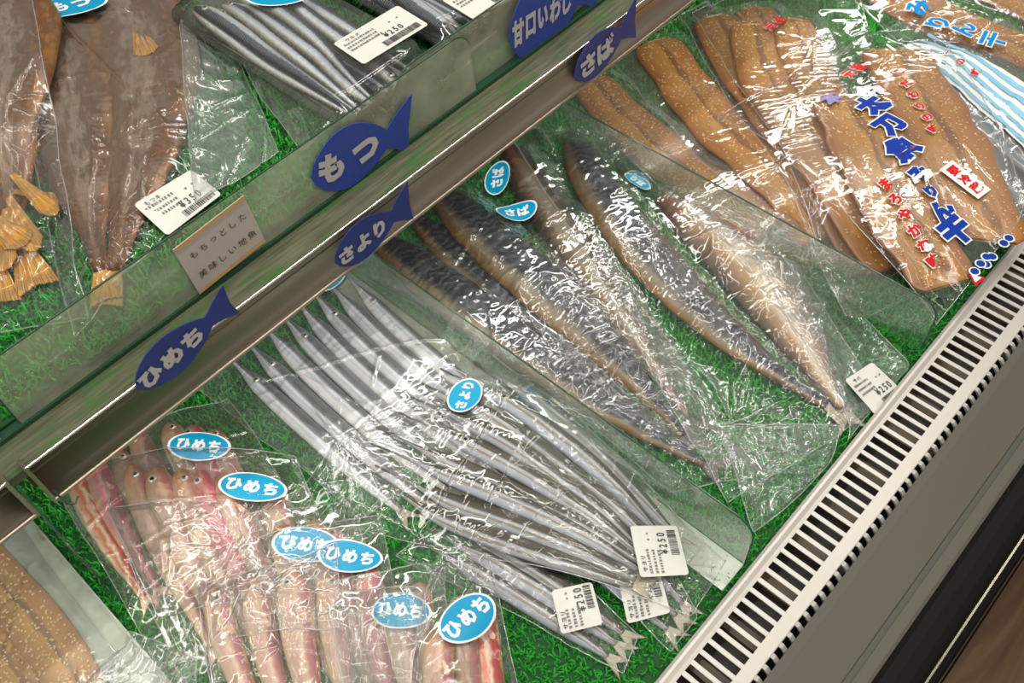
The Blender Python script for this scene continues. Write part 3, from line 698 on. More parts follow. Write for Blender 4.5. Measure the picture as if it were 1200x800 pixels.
# ------------------------------------------------------------------ bags
def bag(label, quad, hm, ref, film='film', crinkle=0.0012, pinches=(), seed=1, slope=0.4, name='fish_bag', group=None, step=0.0016, reach=16, cat='bag', wob=0.0025, folds=(), gap=0.0005, expand=True, nfold=12, fold_amp=1.0):
    """quad: four points (x, y in the photo) head-left, head-right, tail-right, tail-left"""
    C4 = np.array([hm.hit(*q, a=ref)[:2] for q in quad])
    if CONT and expand:
        Q = np.concatenate([np.concatenate([c['S'] + c['N'] * c['W'][:, None] * k_, c['S'][:1] - (c['S'][1] - c['S'][0]) * 1.5, c['S'][-1:] + (c['S'][-1] - c['S'][-2]) * 2.5]) for c in CONT for k_ in (-1, 1)])
        cen = C4.mean(0); L_ = []
        for k in range(4):
            p, q = C4[k], C4[(k + 1) % 4]; e = (q - p) / np.linalg.norm(q - p); nn_ = np.array([e[1], -e[0]])
            if (cen - p) @ nn_ > 0: nn_ = -nn_
            push = max(0.0, ((Q - p) @ nn_).max() + .003); L_.append((p + nn_ * min(push, .03), e))
        for k in range(4):
            (p, e), (q, f_) = L_[k - 1], L_[k]; A_ = np.array([[e[0], -f_[0]], [e[1], -f_[1]]]); C4[k] = p + e * np.linalg.solve(A_, q - p)[0]
    CONT.clear()
    du = max(np.linalg.norm(C4[1] - C4[0]), np.linalg.norm(C4[2] - C4[3])); dv = max(np.linalg.norm(C4[3] - C4[0]), np.linalg.norm(C4[2] - C4[1]))
    nu = max(12, int(du / step)); nv = max(12, int(dv / step)); u = np.linspace(0, 1, nu)[:, None]; v = np.linspace(0, 1, nv)[None, :]
    P = ((1 - u) * (1 - v))[..., None] * C4[0] + (u * (1 - v))[..., None] * C4[1] + (u * v)[..., None] * C4[2] + ((1 - u) * v)[..., None] * C4[3]
    X, Y = P[..., 0].copy(), P[..., 1].copy()
    X += wob * 2 * (vnoise(X, Y, seed, 22) - .5); Y += wob * 2 * (vnoise(X, Y, seed + 1, 22) - .5)
    Y = keep_behind(Y, hm.ymin)
    T = hm.tent(X.min(), X.max(), Y.min(), Y.max(), slope, reach); raw = hm.sample(X, Y); Z = np.maximum(hm.sample(X, Y, T), raw) + gap
    # crumples: warped ridges along the bag plus folds that radiate from where the film is pinched
    wx = X + 0.010 * (vnoise(X, Y, seed + 2, 40) - .5); wy = Y + 0.010 * (vnoise(X, Y, seed + 3, 40) - .5)
    ax = C4[3] + C4[2] - C4[0] - C4[1]; ax /= np.linalg.norm(ax); A = wx * ax[0] + wy * ax[1]; B = -wx * ax[1] + wy * ax[0]
    rid = lambda n_: (1 - np.abs(2 * n_ - 1)) ** 3
    K = rid(vnoise(A * .3, B, seed + 4, 70)) * .75 + rid(vnoise(A, B * .35, seed + 5, 60)) * .55 + rid(vnoise(wx, wy, seed + 6, 160)) * (.35 if 'tight' in film else .12) + rid(vnoise(A * .45, B, seed + 12, 26)) * 1.2
    fr_ = vnoise(X, Y, seed + 7, 18); edge = np.minimum(np.minimum(u, 1 - u) * du, np.minimum(v, 1 - v) * dv); em = np.clip(edge / .006, 0.15, 1)
    Z = Z + crinkle * K * (0.35 + 1.3 * fr_) * em
    for (qx, qy, R_, amp, nf) in pinches:
        c = hm.hit(qx, qy, a=ref)[:2]; dx, dy = X - c[0], Y - c[1]; rr = np.hypot(dx, dy); th = np.arctan2(dy, dx)
        ph = th + .25 * (vnoise(X, Y, seed + 8, 30) - .5)
        f = np.zeros_like(rr); rs = np.random.default_rng(seed + 9)
        for k in range(nf):
            t0 = rs.uniform(-np.pi, np.pi); d = np.abs(np.angle(np.exp(1j * (ph - t0)))) * (rr + .004); wd = rs.uniform(.0010, .0024)
            f = np.maximum(f, np.clip(1 - d / wd, 0, 1) * rs.uniform(.4, 1))
        Z += amp * f * np.exp(-(rr / R_) ** 2) * (1 - np.exp(-(rr / .004) ** 2))
    FL = [(hm.hit(*a_, a=ref)[:2], hm.hit(*b_, a=ref)[:2], amp, wd) for (a_, b_, amp, wd) in folds]
    rs = np.random.default_rng(seed + 77); bx = np.array([-ax[1], ax[0]])
    for k in range(nfold):
        c_ = P[rs.integers(nu), rs.integers(nv)]; an = rs.choice([0, 0, math.pi / 2, math.pi / 2, .7, -.7]) + rs.normal(0, .28); dd = ax * math.cos(an) + bx * math.sin(an); L2 = rs.uniform(.015, .055)
        FL.append((c_ - dd * L2, c_ + dd * L2, fold_amp * rs.uniform(.0008, .0022), rs.uniform(.0011, .0024)))
    for (pa, pb, amp, wd) in FL:
        d = pb - pa; L = np.linalg.norm(d); d /= L
        s_ = (X - pa[0]) * d[0] + (Y - pa[1]) * d[1]; q_ = -(X - pa[0]) * d[1] + (Y - pa[1]) * d[0]
        q_ = q_ + .004 * (vnoise(s_, s_ * 0, seed + 13, 30) - .5)
        Z += amp * np.clip(1 - np.abs(q_) / wd, 0, 1) * np.clip(np.minimum(s_, L - s_) / .008, 0, 1)
    V = np.stack([X, Y, Z], -1).reshape(-1, 3); c0 = V.mean(0)
    root = empty(name, (c0[0], c0[1], float(hm.sample(c0[0], c0[1], ref))), label, cat, group)
    uv = np.stack([np.repeat(u, nv, 1), np.repeat(v, nu, 0)], -1).reshape(-1, 2)
    mesh_obj('film', V, grid_faces(nu, nv).tolist(), M[film], root, uv=uv)
    idx = [(i, 0) for i in range(0, nu, 3)] + [(nu - 1, j) for j in range(0, nv, 3)] + [(i, nv - 1) for i in range(nu - 1, -1, -3)] + [(0, j) for j in range(nv - 1, 0, -3)]
    Q = np.array([[X[i, j], Y[i, j], Z[i, j]] for i, j in idx]); mb_ = MB(); mb_.tube(Q, 0.00042, 5, closed=True); mb_.build('seam', M['seam'], root, smooth=True)
    hm.splat(X, Y, Z + .0002); return root


# ------------------------------------------------------------------ lettering
_tc = {}


def glyph(text, bold):
    key = (text, bold)
    if key in _tc: return _tc[key]
    c = bpy.data.curves.new('t', 'FONT'); c.body = text; c.resolution_u = 2; c.offset = bold; c.align_x = 'CENTER'; c.align_y = 'CENTER'; c.fill_mode = 'FRONT'
    o = bpy.data.objects.new('t', c); col.objects.link(o); bpy.context.view_layer.update()
    me = bpy.data.meshes.new_from_object(o.evaluated_get(bpy.context.evaluated_depsgraph_get()))
    V = np.array([v.co[:2] for v in me.vertices]); F = [list(p.vertices) for p in me.polygons]
    bpy.data.objects.remove(o); bpy.data.curves.remove(c); bpy.data.meshes.remove(me)
    lo, hi = V.min(0), V.max(0); V = V - (lo + hi) / 2
    _tc[key] = (V, F, hi - lo); return _tc[key]


class Surf:
    """local frame on a surface: (s, t) in metres -> world; quadratic fit of the height map, or a flat plane"""
    def __init__(s, c, ex, ey, nrm=None, hm=None, ext=(0.02, 0.02), cover=0.9, flat=False):
        s.c, s.ex, s.ey = np.array(c), np.array(ex), np.array(ey); s.n = nrm; s.hm = hm
        if hm is not None:
            a = np.linspace(-1, 1, 45); A, B = np.meshgrid(a * ext[0], a * ext[1]); A, B = A.ravel(), B.ravel()
            xy = s.c[:2] + A[:, None] * s.ex[:2] + B[:, None] * s.ey[:2]; z = hm.sample(xy[:, 0], xy[:, 1])
            D = np.stack([np.ones_like(A), A, B, A * A, A * B, B * B], 1); s.k = np.linalg.lstsq(D, z, rcond=None)[0]
            s.k[3:] *= .8
            if flat: s.k[:] = 0; s.k[0] = z.mean()
            res = z - D @ s.k; s.k[0] += np.quantile(res, cover) + .0004

    def __call__(s, st, h=0.0):
        st = np.asarray(st, float); A, B = st[:, 0], st[:, 1]
        if s.hm is None: return s.c + A[:, None] * s.ex + B[:, None] * s.ey + h * np.array(s.n)
        xy = s.c[:2] + A[:, None] * s.ex[:2] + B[:, None] * s.ey[:2]
        z = np.stack([np.ones_like(A), A, B, A * A, A * B, B * B], 1) @ s.k + h
        return np.concatenate([xy, z[:, None]], 1)


def surf_at(hm, c, d, ext, cover=0.9, flat=False):
    """frame centred under photo point c with its writing running towards photo direction d"""
    p = hm.hit(*c); q = at(c[0] + d[0] * 10, c[1] + d[1] * 10, p[2]); ex = q - p; ex[2] = 0; ex /= np.linalg.norm(ex); ey = np.array([-ex[1], ex[0], 0])
    return Surf(p, ex, ey, hm=hm, ext=ext, cover=cover, flat=flat)


def letters(sf, text, pos, size, mat, parent, h=0.0006, bold=0.03, name='lettering', vertical=False, pitch=None, stretch=(1, 1), outline=None, rot=0.0, ink_rot=0.0):
    mb_ = MB(); ol = MB(); pitch = pitch or size; n = len(text)
    for i, ch in enumerate(text):
        if ch == ' ': continue
        o = (i - (n - 1) / 2) * pitch; off = (0, -o) if vertical else (o, 0)
        cr, sr = math.cos(rot), math.sin(rot); off = (off[0] * cr - off[1] * sr, off[0] * sr + off[1] * cr)
        ang = rot + ink_rot; cr, sr = math.cos(ang), math.sin(ang)
        for (bd, mm, hh) in ((bold, mb_, h), (bold + (outline or 0), ol, h - .00035)):
            if mm is ol and not outline: continue
            V, F, _ = glyph(ch, bd); V = V * np.array(stretch) * size * .92
            V = np.stack([V[:, 0] * cr - V[:, 1] * sr, V[:, 0] * sr + V[:, 1] * cr], 1) + np.array(pos) + off
            mm.add(sf(V, hh), F)
    if outline: ol.build(name + '_outline', M['white_ink'], parent)
    return mb_.build(name, mat, parent)


def disc_pts(a, b_, n=40, k=1.0):
    th = np.linspace(0, 2 * np.pi, n, endpoint=False)
    return np.stack([a * np.cos(th) * k, b_ * np.sin(th) * k], 1)


def sticker(parent, hm, c, d, L=0.050, Wd=0.031, text='ひめち', cover=0.95, size=0.0135, mat='cyan'):
    sf = surf_at(hm, c, d, (L * .5, Wd * .5), cover)
    rings = [(0.0, 0), (.35, 0), (.7, 0), (.92, 0), (.921, 1), (1.0, 1)]; V = []; n = 40
    for k, _ in rings: V.append(disc_pts(L / 2, Wd / 2, n, max(k, .01)))
    V = np.concatenate(V); F = grid_faces(len(rings), n, True).tolist(); mi = []
    for r_ in range(len(rings) - 1): mi += [1 if r_ >= 3 else 0] * n
    F.append(list(range(n))[::-1]); mi.append(0)
    W3 = sf(V, 0.0005)
    st = mesh_obj('sticker', W3, F, [M[mat], M['white_ink']], parent, matidx=mi, smooth=True)
    st['label'] = 'light blue oval sticker with white lettering'
    letters(sf, text, (0, 0), size, M['white_ink'], st, h=.0009, bold=.05, pitch=size * .98, stretch=(1, 1.1))
    hm.splat(W3[:, 0], W3[:, 1], W3[:, 2] + .0006)
    g = np.stack(np.meshgrid(np.linspace(-.95, .95, 30), np.linspace(-.95, .95, 30)), -1).reshape(-1, 2); g = g[(g ** 2).sum(1) < .95] * [L / 2, Wd / 2]
    w3 = sf(g, .0011); hm.splat(w3[:, 0], w3[:, 1], w3[:, 2]); return st


def rrect(a, b_, r, n=5):
    P = []
    for cx, cy_, t0 in ((a - r, b_ - r, 0), (-a + r, b_ - r, 90), (-a + r, -b_ + r, 180), (a - r, -b_ + r, 270)):
        P += [(cx + r * math.cos(math.radians(t0 + 90 * k / n)), cy_ + r * math.sin(math.radians(t0 + 90 * k / n))) for k in range(n + 1)]
    return np.array(P)


def price_label(parent, hm, c, d, L=0.040, Wd=0.034, price='¥250', name1='サヨリ', seed=0, cover=.97, detail=True, flat=False):
    sf = surf_at(hm, c, d, (L * .5, Wd * .5), cover, flat); P = rrect(L / 2, Wd / 2, .0025); n = len(P)
    V = np.concatenate([P, P * .5, [[0, 0]]]); F = [[i, (i + 1) % n, n + (i + 1) % n, n + i] for i in range(n)] + [[n + i, n + (i + 1) % n, 2 * n] for i in range(n)]
    W3 = sf(V, .0006); lb = mesh_obj('price_label', W3, F, M['paper'], parent, smooth=False); lb['label'] = 'white price label with black print'
    if detail:
        letters(sf, name1, (-L * .32 + .003, Wd * .36), .0042, M['black_ink'], lb, h=.0010, bold=.02, pitch=.0044, name='lettering')
        letters(sf, price, (L * .14, -Wd * .10), .0074, M['black_ink'], lb, h=.0010, bold=.015, pitch=.0046, stretch=(.95, 1.25), name='lettering')
        mb_ = MB(); r = np.random.default_rng(seed)

        def rect(x, y, a, c_): mb_.add(sf(np.array([(x, y), (x + a, y), (x + a, y + c_), (x, y + c_)]), .0010), [(0, 1, 2, 3)])
        for row in range(3):
            x = -L * .44
            while x < L * .0:
                w_ = r.uniform(.0008, .0018); rect(x, Wd * .22 - row * .0042, w_, .0017 + r.uniform(0, .0006)); x += w_ + r.uniform(.0005, .0012)
        for x in (L * .20, L * .32): rect(x, Wd * .16, .0014, .0014)
        mb_.build('small_print', M['grey_ink'], lb)
        mb_ = MB(); x = -L * .10
        while x < L * .42:
            w_ = r.choice([.0004, .0007, .0011]); rect(x, -Wd * .42, w_, Wd * .18); x += w_ + r.choice([.0004, .0007])
        mb_.build('barcode', M['black_ink'], lb)
    g = np.stack(np.meshgrid(np.linspace(-1, 1, 30) * L / 2, np.linspace(-1, 1, 30) * Wd / 2), -1).reshape(-1, 2); w3 = sf(g, .0012); hm.splat(w3[:, 0], w3[:, 1], w3[:, 2])
    return lb


ORD = ['first', 'second', 'third', 'fourth', 'fifth', 'sixth', 'seventh', 'eighth', 'ninth', 'tenth', 'eleventh']

# ================================================================== LOWER DECK
# --- halfbeak bags
def halfbeaks(lines, where, group, mat='halfbeak', hw=0.0082, eyes=(), stack=.35, order='from the left'):
    ref = LOW.a.copy(); w_ = '%s halfbeak ' + order + ' in ' + where
    for i, px in enumerate(lines):
        make_fish('halfbeak', (w_ % ORD[i]), 'fish', group, px, LOW, ref, hw, hw * .62, 'halfbeak', M[mat], stack=stack,
                  tail=(.016, .009, .55, M['fin_silver']), eye=(.235, .1, .0032) if i in eyes else None, tip=.014, seed=i)
    return ref


r0 = halfbeaks([[(256, 408), (345, 490), (470, 600)], [(275, 385), (370, 480), (500, 590)], [(295, 366), (390, 465), (525, 575)], [(314, 350), (410, 450), (545, 560)], [(334, 336), (430, 440), (565, 545)],
                [(352, 322), (445, 425), (585, 530)], [(374, 316), (455, 405), (600, 515)], [(398, 312), (470, 390), (615, 500)]],
               'the bag half under the rail', 'silvery halfbeaks in the bag under the rail', 'halfbeak_pale', .0088, eyes=(0, 1, 3, 5, 7), stack=.7)
bS1 = bag('clear bag of pale silvery halfbeaks lying half under the rail', [(228, 452), (425, 286), (600, 470), (392, 580)], LOW, r0, 'film_veil', .0014,
          pinches=((400, 520, .05, .003, 16), (440, 320, .04, .002, 8)), seed=31, folds=(((300, 455), (520, 400), .0020, .0016), ((235, 440), (400, 585), .0022, .0018), ((430, 300), (470, 400), .002, .0015)))
sticker(bS1, LOW, (386, 326), (.75, -.66), .036, .028, 'さより', size=.0100)
r1 = halfbeaks([[(500, 640), (590, 690), (712, 770)], [(515, 628), (605, 678), (722, 755)], [(530, 618), (620, 668), (730, 742)]], 'the lowest halfbeak bag beside the goatfish', 'halfbeaks in the lowest bag', stack=.3)
bS4 = bag('clear bag of dark halfbeaks, lowest of the three with price labels', [(470, 655), (560, 590), (745, 745), (728, 790)], LOW, r1, 'film', .0022, seed=41, pinches=((700, 745, .03, .003, 12),))
price_label(bS4, LOW, (676, 712), (-.25, -.97), .031, .030, seed=4)
r2 = halfbeaks([[(520, 490), (640, 615), (782, 738)], [(552, 472), (668, 598), (792, 722)], [(590, 458), (692, 580), (800, 708)]], 'the bag directly under the top one', 'halfbeaks in the middle bag', stack=.3)
bS3 = bag('clear bag of halfbeaks sandwiched between the top and lowest labelled bags', [(495, 515), (625, 425), (822, 735), (800, 772)], LOW, r2, 'film', .0022, seed=51, pinches=((780, 735, .03, .003, 12),))
sticker(bS3, LOW, (618, 478), (.35, -.94), .036, .027, 'さより', size=.0105)
price_label(bS3, LOW, (754, 700), (-.25, -.97), .032, .031, seed=5)
r3 = halfbeaks([[(568, 436), (650, 492), (790, 628)], [(530, 440), (620, 490), (772, 628)], [(505, 455), (600, 508), (765, 640)], [(490, 470), (590, 522), (755, 648)], [(482, 492), (580, 540), (752, 655)],
                [(455, 508), (560, 560), (750, 662)], [(458, 530), (555, 577), (748, 670)], [(455, 553), (545, 597), (745, 680)], [(450, 566), (535, 615), (742, 688)]],
               'the top bag with the clear oval sticker', 'halfbeaks in the top bag', eyes=(1, 4), stack=.55, order='from the divider')
bS2 = bag('large clear bag of long dark halfbeaks on top, label facing the grille', [(352, 570), (560, 398), (844, 668), (826, 700)], LOW, r3, 'film', .0008, nfold=24, seed=61,
          pinches=((400, 500, .07, .003, 20), (540, 655, .03, .003, 14), (800, 670, .03, .003, 12), (490, 385, .04, .002, 8)), folds=(((360, 560), (540, 652), .003, .002), ((540, 655), (620, 600), .002, .0012), ((665, 545), (690, 600), .002, .001)))
sticker(bS2, LOW, (545, 465), (.35, -.94), .036, .029, 'さより', size=.0105)
price_label(bS2, LOW, (772, 647), (-.22, -.97), .040, .036, seed=6)

# --- goatfish bags (several, shingled over each other)
def goats(specs, where, group, seed=0, stack=.35):
    ref = LOW.a.copy()
    for i, (hx, hy, tx, ty, mt, *ex) in enumerate(specs):
        k = ex[0] if ex else 1.0
        make_fish('goatfish', f'{ORD[i]} small pink goatfish from the left in {where}', 'fish', group, [(hx, hy), ((hx + tx) / 2 - 6, (hy + ty) / 2), (tx, ty)], LOW, ref, .0108 * k, .0066 * k, 'goatfish', M[mt],
                  stack=stack, tail=(.013, .009, .5, M['fin_pink']), eye=(.10, -.25 if i % 2 else .3, .0034 * k), fins=[(.24, .35, .35, .011, .0022, M['fin_pink'])], seed=seed + i)
    return ref


r = goats([(88, 552, 170, 700, 'goat_c'), (112, 540, 185, 690, 'goat_b'), (140, 530, 225, 690, 'goat_a'), (160, 505, 250, 680, 'goat_a')], 'the goatfish bag against the left divider strip', 'goatfish in the leftmost bag', 1)
h0 = bag('clear bag of deep pink goatfish at the left beside the divider strip', [(80, 560), (200, 490), (345, 700), (215, 800)], LOW, r, 'film_pink', .0018, seed=71, pinches=((150, 650, .05, .003, 14),), folds=(((95, 560), (190, 720), .002, .0012),))
r = goats([(200, 500, 290, 660, 'goat_a'), (226, 503, 310, 660, 'goat_b'), (250, 508, 330, 655, 'goat_a')], 'the goatfish bag nearest the rail', 'goatfish in the rear bag', 11)
h1 = bag('clear goatfish bag at the rear, its sticker half covered by another film', [(170, 520), (285, 492), (400, 690), (230, 740)], LOW, r, 'film_pink', .0015, seed=81)
sticker(h1, LOW, (234, 523), (1, .03), .050, .028, 'ひめち', size=.0125)
r = goats([(155, 548, 250, 760, 'goat_a'), (184, 552, 275, 760, 'goat_a', 1.15), (212, 552, 300, 755, 'goat_a'), (236, 555, 325, 755, 'goat_b'), (262, 560, 350, 750, 'goat_a'), (318, 575, 385, 745, 'goat_a')], 'the goatfish bag with the brightest sticker', 'goatfish in the wide bag', 21)
h2 = bag('wide clear goatfish bag with a bright uncovered sticker at its head', [(110, 540), (345, 540), (440, 760), (215, 810)], LOW, r, 'film_pink', .0016, seed=91, pinches=((290, 640, .05, .0035, 26), (195, 720, .04, .003, 12)),
         folds=(((125, 600), (330, 600), .0030, .0016), ((135, 660), (300, 655), .0022, .0014), ((160, 700), (330, 640), .002, .0012)))
sticker(h2, LOW, (297, 572), (1, .03), .050, .029, 'ひめち', size=.0135)
r = goats([(330, 618, 395, 800, 'goat_a'), (368, 612, 430, 790, 'goat_a'), (390, 625, 440, 800, 'goat_b')], 'the under bag of the sticker pair', 'goatfish in the under bag of the sticker pair', 31)
h3 = bag('clear goatfish bag, under one of the two overlapping sticker bags', [(285, 605), (412, 590), (470, 770), (320, 790)], LOW, r, 'film_pink', .0014, seed=101)
sticker(h3, LOW, (360, 641), (1, .03), .049, .028, 'ひめち', size=.0125)
r = goats([(300, 680, 350, 880, 'goat_a'), (345, 672, 380, 870, 'goat_a', 1.2), (388, 672, 420, 870, 'goat_a'), (432, 662, 470, 865, 'goat_b'), (250, 690, 320, 880, 'goat_a')], 'the upper bag of the sticker pair', 'goatfish in the upper bag of the sticker pair', 41)
h4 = bag('clear goatfish bag, the upper of the pair with overlapping stickers', [(240, 655), (450, 610), (500, 860), (290, 880)], LOW, r, 'film_pink', .0018, seed=111, pinches=((345, 765, .05, .003, 18),), folds=(((245, 700), (340, 670), .003, .0015), ((250, 745), (400, 725), .003, .0014)))
sticker(h4, LOW, (412, 655), (1, .08), .047, .028, 'ひめち', size=.0125)
r = goats([(470, 695, 500, 880, 'goat_a'), (492, 685, 520, 880, 'goat_a')], 'the goatfish bag with the faded sticker', 'goatfish in the bag with the faded sticker', 51)
h5 = bag('clear goatfish bag whose sticker looks faded under another film', [(385, 690), (520, 670), (550, 870), (420, 880)], LOW, r, 'film_pink', .0016, seed=121, folds=(((395, 725), (510, 735), .003, .0015), ((400, 770), (510, 785), .003, .0015)))
sticker(h5, LOW, (470, 716), (1, .05), .042, .026, 'ひめち', size=.011)
r = LOW.a.copy(); 
bag('crumpled transparent flap over the left goatfish bags', [(128, 600), (262, 590), (330, 700), (190, 725)], LOW, r, 'film_pink', .0018, seed=127, nfold=16, pinches=((285, 640, .05, .004, 22),), name='film_flap', cat='film')
r = LOW.a.copy(); bag('crumpled transparent flap across the middle goatfish bags', [(246, 694), (395, 640), (402, 735), (250, 752)], LOW, r, 'film_pink', .0016, seed=129, nfold=14, pinches=((300, 675, .05, .003, 14),), name='film_flap', cat='film')
r = LOW.a.copy(); cover = bag('empty loose clear film flap lying over the goatfish bags', [(395, 690), (500, 690), (520, 850), (400, 850)], LOW, r, 'film_milky', .0016, seed=125, folds=(((398, 745), (520, 735), .0022, .0014), ((400, 780), (520, 800), .0022, .0014)), name='film_flap', cat='film')
r = goats([(518, 738, 530, 930, 'goat_a'), (540, 700, 575, 900, 'goat_a'), (562, 702, 600, 900, 'goat_c', 1.15)], 'the narrow goatfish bag with the tilted sticker', 'goatfish in the narrow tilted-sticker bag', 61)
h6 = bag('narrow clear goatfish bag with a tilted sticker beside the halfbeak bags', [(520, 648), (566, 652), (625, 880), (470, 880)], LOW, r, 'film', .0018, seed=131, pinches=((541, 656, .05, .0035, 22),))
sticker(h6, LOW, (548, 724), (.66, -.75), .046, .031, 'ひめち', size=.0135)

# --- sesame fish pack left of the strip
def slabs(specs, hm, where, group, seed=0, w_=.024, stack=.3, bridge=None):
    ref = hm.a.copy() if bridge is None else hm.tent(*bridge, slope=.14, reach=45)
    for i, (px, k) in enumerate(specs):
        inf = make_fish('sesame_fish_fillet', f'{["left", "right"][i]} amber sesame fillet in {where}' if len(specs) > 1 else f'amber sesame fillet in {where}', 'fish fillet', group, px, hm, ref, w_ * k, .0028, 'slab', M['slab'], stack=stack, flat=True, wob=.25, seed=seed + i, n=50, m=18)
        seeds(inf, 480, seed + i)
    return ref


r = slabs([([(-110, 640), (-20, 740), (75, 870)], 1.0), ([(-70, 620), (20, 705), (120, 850)], .8)], LOW, 'the pack left of the frosted strip', 'fillets in the left pack', 201)
g0 = bag('clear pack of golden sesame fillets in the bottom left corner', [(-110, 610), (-5, 570), (170, 815), (60, 900)], LOW, r, 'film_milky', .0010, seed=141, name='fish_pack')
r = LOW.a.copy(); g1 = bag('empty crumpled end of clear bag at the bottom edge over the frosted strip', [(155, 742), (240, 778), (230, 870), (60, 860)], LOW, r, 'film_milky', .003, seed=145, pinches=((130, 778, .03, .003, 12),), name='film_flap', cat='film')

# --- mackerel bags
ref = LOW.a.copy()
def mack(px, label, hw, th, mat, **k):
    return make_fish('mackerel_fillet', label, 'fish fillet', k.pop('group'), px, LOW, ref, hw, th, 'mackerel', M[mat], n=64, m=20, **k)


GM1 = 'mackerel halves in the left bag'; GM2 = 'mackerel halves in the right bag'
mack([(482, 252), (610, 372), (735, 478), (812, 532)], 'dull mackerel half showing in the gap between the two dark ones', .018, .006, 'mskin', group=GM1, seed=12)
mack([(592, 172), (655, 268), (735, 385), (806, 492)], 'split mackerel half with brown flesh up, on the far side of the left mackerel bag', .022, .009, 'mflesh_dark', group=GM1, tail=(.02, .016, .5, M['fin_dark']), seed=2)
mack([(440, 280), (548, 366), (690, 470), (826, 545)], 'dark mackerel half lying along the divider in the left mackerel bag', .0235, .010, 'mskin', group=GM1, tail=(.02, .016, .5, M['fin_dark']), stack=.4, seed=3)
mack([(512, 222), (590, 305), (700, 405), (800, 512)], 'dark mackerel half in the middle of the left mackerel bag', .026, .011, 'mskin', group=GM1, tail=(.02, .016, .5, M['fin_dark']), eye=(.06, -.2, .0045), stack=.5, seed=4)
bM1 = bag('crumpled clear bag of dark striped mackerel along the divider', [(424, 300), (640, 158), (880, 560), (815, 572)], LOW, ref, 'film_tight', .0024, seed=151, slope=.7, reach=8, pinches=((560, 300, .05, .002, 14), (650, 430, .05, .002, 14)))
sticker(bM1, LOW, (583, 211), (.15, -.98), .040, .026, 'さば', size=.013)
sticker(bM1, LOW, (606, 254), (.95, -.15), .040, .028, 'さば', size=.013)
ref = LOW.a.copy()
mack([(715, 222), (800, 335), (895, 425), (968, 476)], 'brown mackerel flesh showing in the gap inside the right mackerel bag', .018, .005, 'mflesh_dark', group=GM2, seed=15)
mack([(668, 158), (738, 285), (850, 400), (968, 478)], 'dark striped mackerel half, skin up, in the right mackerel bag', .0235, .010, 'mskin', group=GM2, tail=(.022, .014, .5, M['fin_silver']), seed=5)
mack([(772, 232), (862, 300), (932, 395), (985, 482)], 'mackerel half with cream flesh and brown edges, facing up', .034, .010, 'mflesh', group=GM2, tail=(.022, .014, .5, M['fin_silver']), seed=6, stack=.4)
bM2 = bag('crumpled clear bag of mackerel with one half flesh up', [(602, 168), (800, 178), (1010, 492), (850, 590)], LOW, ref, 'film_tight', .0018, seed=161, slope=.7, reach=8, pinches=((860, 500, .06, .003, 20), (690, 300, .04, .002, 10), (930, 540, .05, .003, 16)),
          folds=(((610, 170), (846, 560), .0022, .0016), ((800, 440), (860, 560), .002, .0012)))
sticker(bM2, LOW, (747, 215), (.85, .5), .030, .018, 'さば', size=.009)
r = LOW.a.copy()
bM3 = bag('flat nearly empty clear bag between the flesh-up mackerel and sesame packs', [(880, 300), (965, 330), (1085, 440), (1010, 530)], LOW, r, 'film_veil', .0022, seed=171, pinches=((960, 400, .05, .003, 16),), folds=(((930, 350), (1060, 470), .003, .0016),))
price_label(bM3, LOW, (1026, 455), (.78, -.62), .036, .038, seed=8, name1='サバ')
bM4 = bag('clear bag end crumpled against the grille below the mackerel tails', [(838, 500), (985, 500), (990, 560), (880, 625)], LOW, r, 'film_veil', .0026, seed=175, pinches=((900, 560, .05, .003, 16),), name='film_flap', cat='film')

# --- sesame fish packs right of the second divider (shingled, rightmost on top)
packs = [([([(690, 95), (780, 190), (900, 275)], .9)], [(655, 115), (745, 55), (935, 262), (870, 300)], 'leftmost in the row'),
         ([([(765, 50), (850, 165), (955, 290)], 1.0)], [(715, 70), (830, 5), (1000, 288), (935, 325)], 'second from the left in the row'),
         ([([(835, 20), (915, 150), (1010, 310)], 1.0), ([(880, 10), (950, 140), (1040, 300)], .8)], [(795, 20), (935, -60), (1070, 300), (975, 345)], 'third from the left in the row'),
         ([([(880, 30), (950, 170), (1040, 320)], .95), ([(925, 25), (995, 160), (1078, 320)], .8)], [(835, 5), (985, -70), (1110, 320), (1015, 360)], 'directly behind the front pack')]
for k, (sp, quad, w_) in enumerate(packs):
    r = slabs(sp, LOW, 'the pack ' + w_, 'fillets in the ' + w_, 300 + 10 * k, .031)
    pk = bag('clear pack of sesame fillets, ' + w_, quad, LOW, r, 'film_leftpack' if k == 0 else 'film_printbag', .0008, fold_amp=.6, seed=181 + 11 * k, name='fish_pack', pinches=(((quad[0][0] + quad[1][0]) / 2 + 40, 60, .05, .0016, 10),))
    if k == 3:
        sf = surf_at(LOW, (908, 28), (.78, -.62), (.03, .02)); letters(sf, '元祖', (0, 0), .014, M['red_ink'], pk, bold=.05, outline=.03, pitch=.0165, name='printed_mark')
    if k == 2:
        sf = surf_at(LOW, (866, 36), (.78, -.62), (.03, .02)); letters(sf, '元', (0, 0), .014, M['faded_red'], pk, bold=.05, pitch=.0165, name='printed_mark')

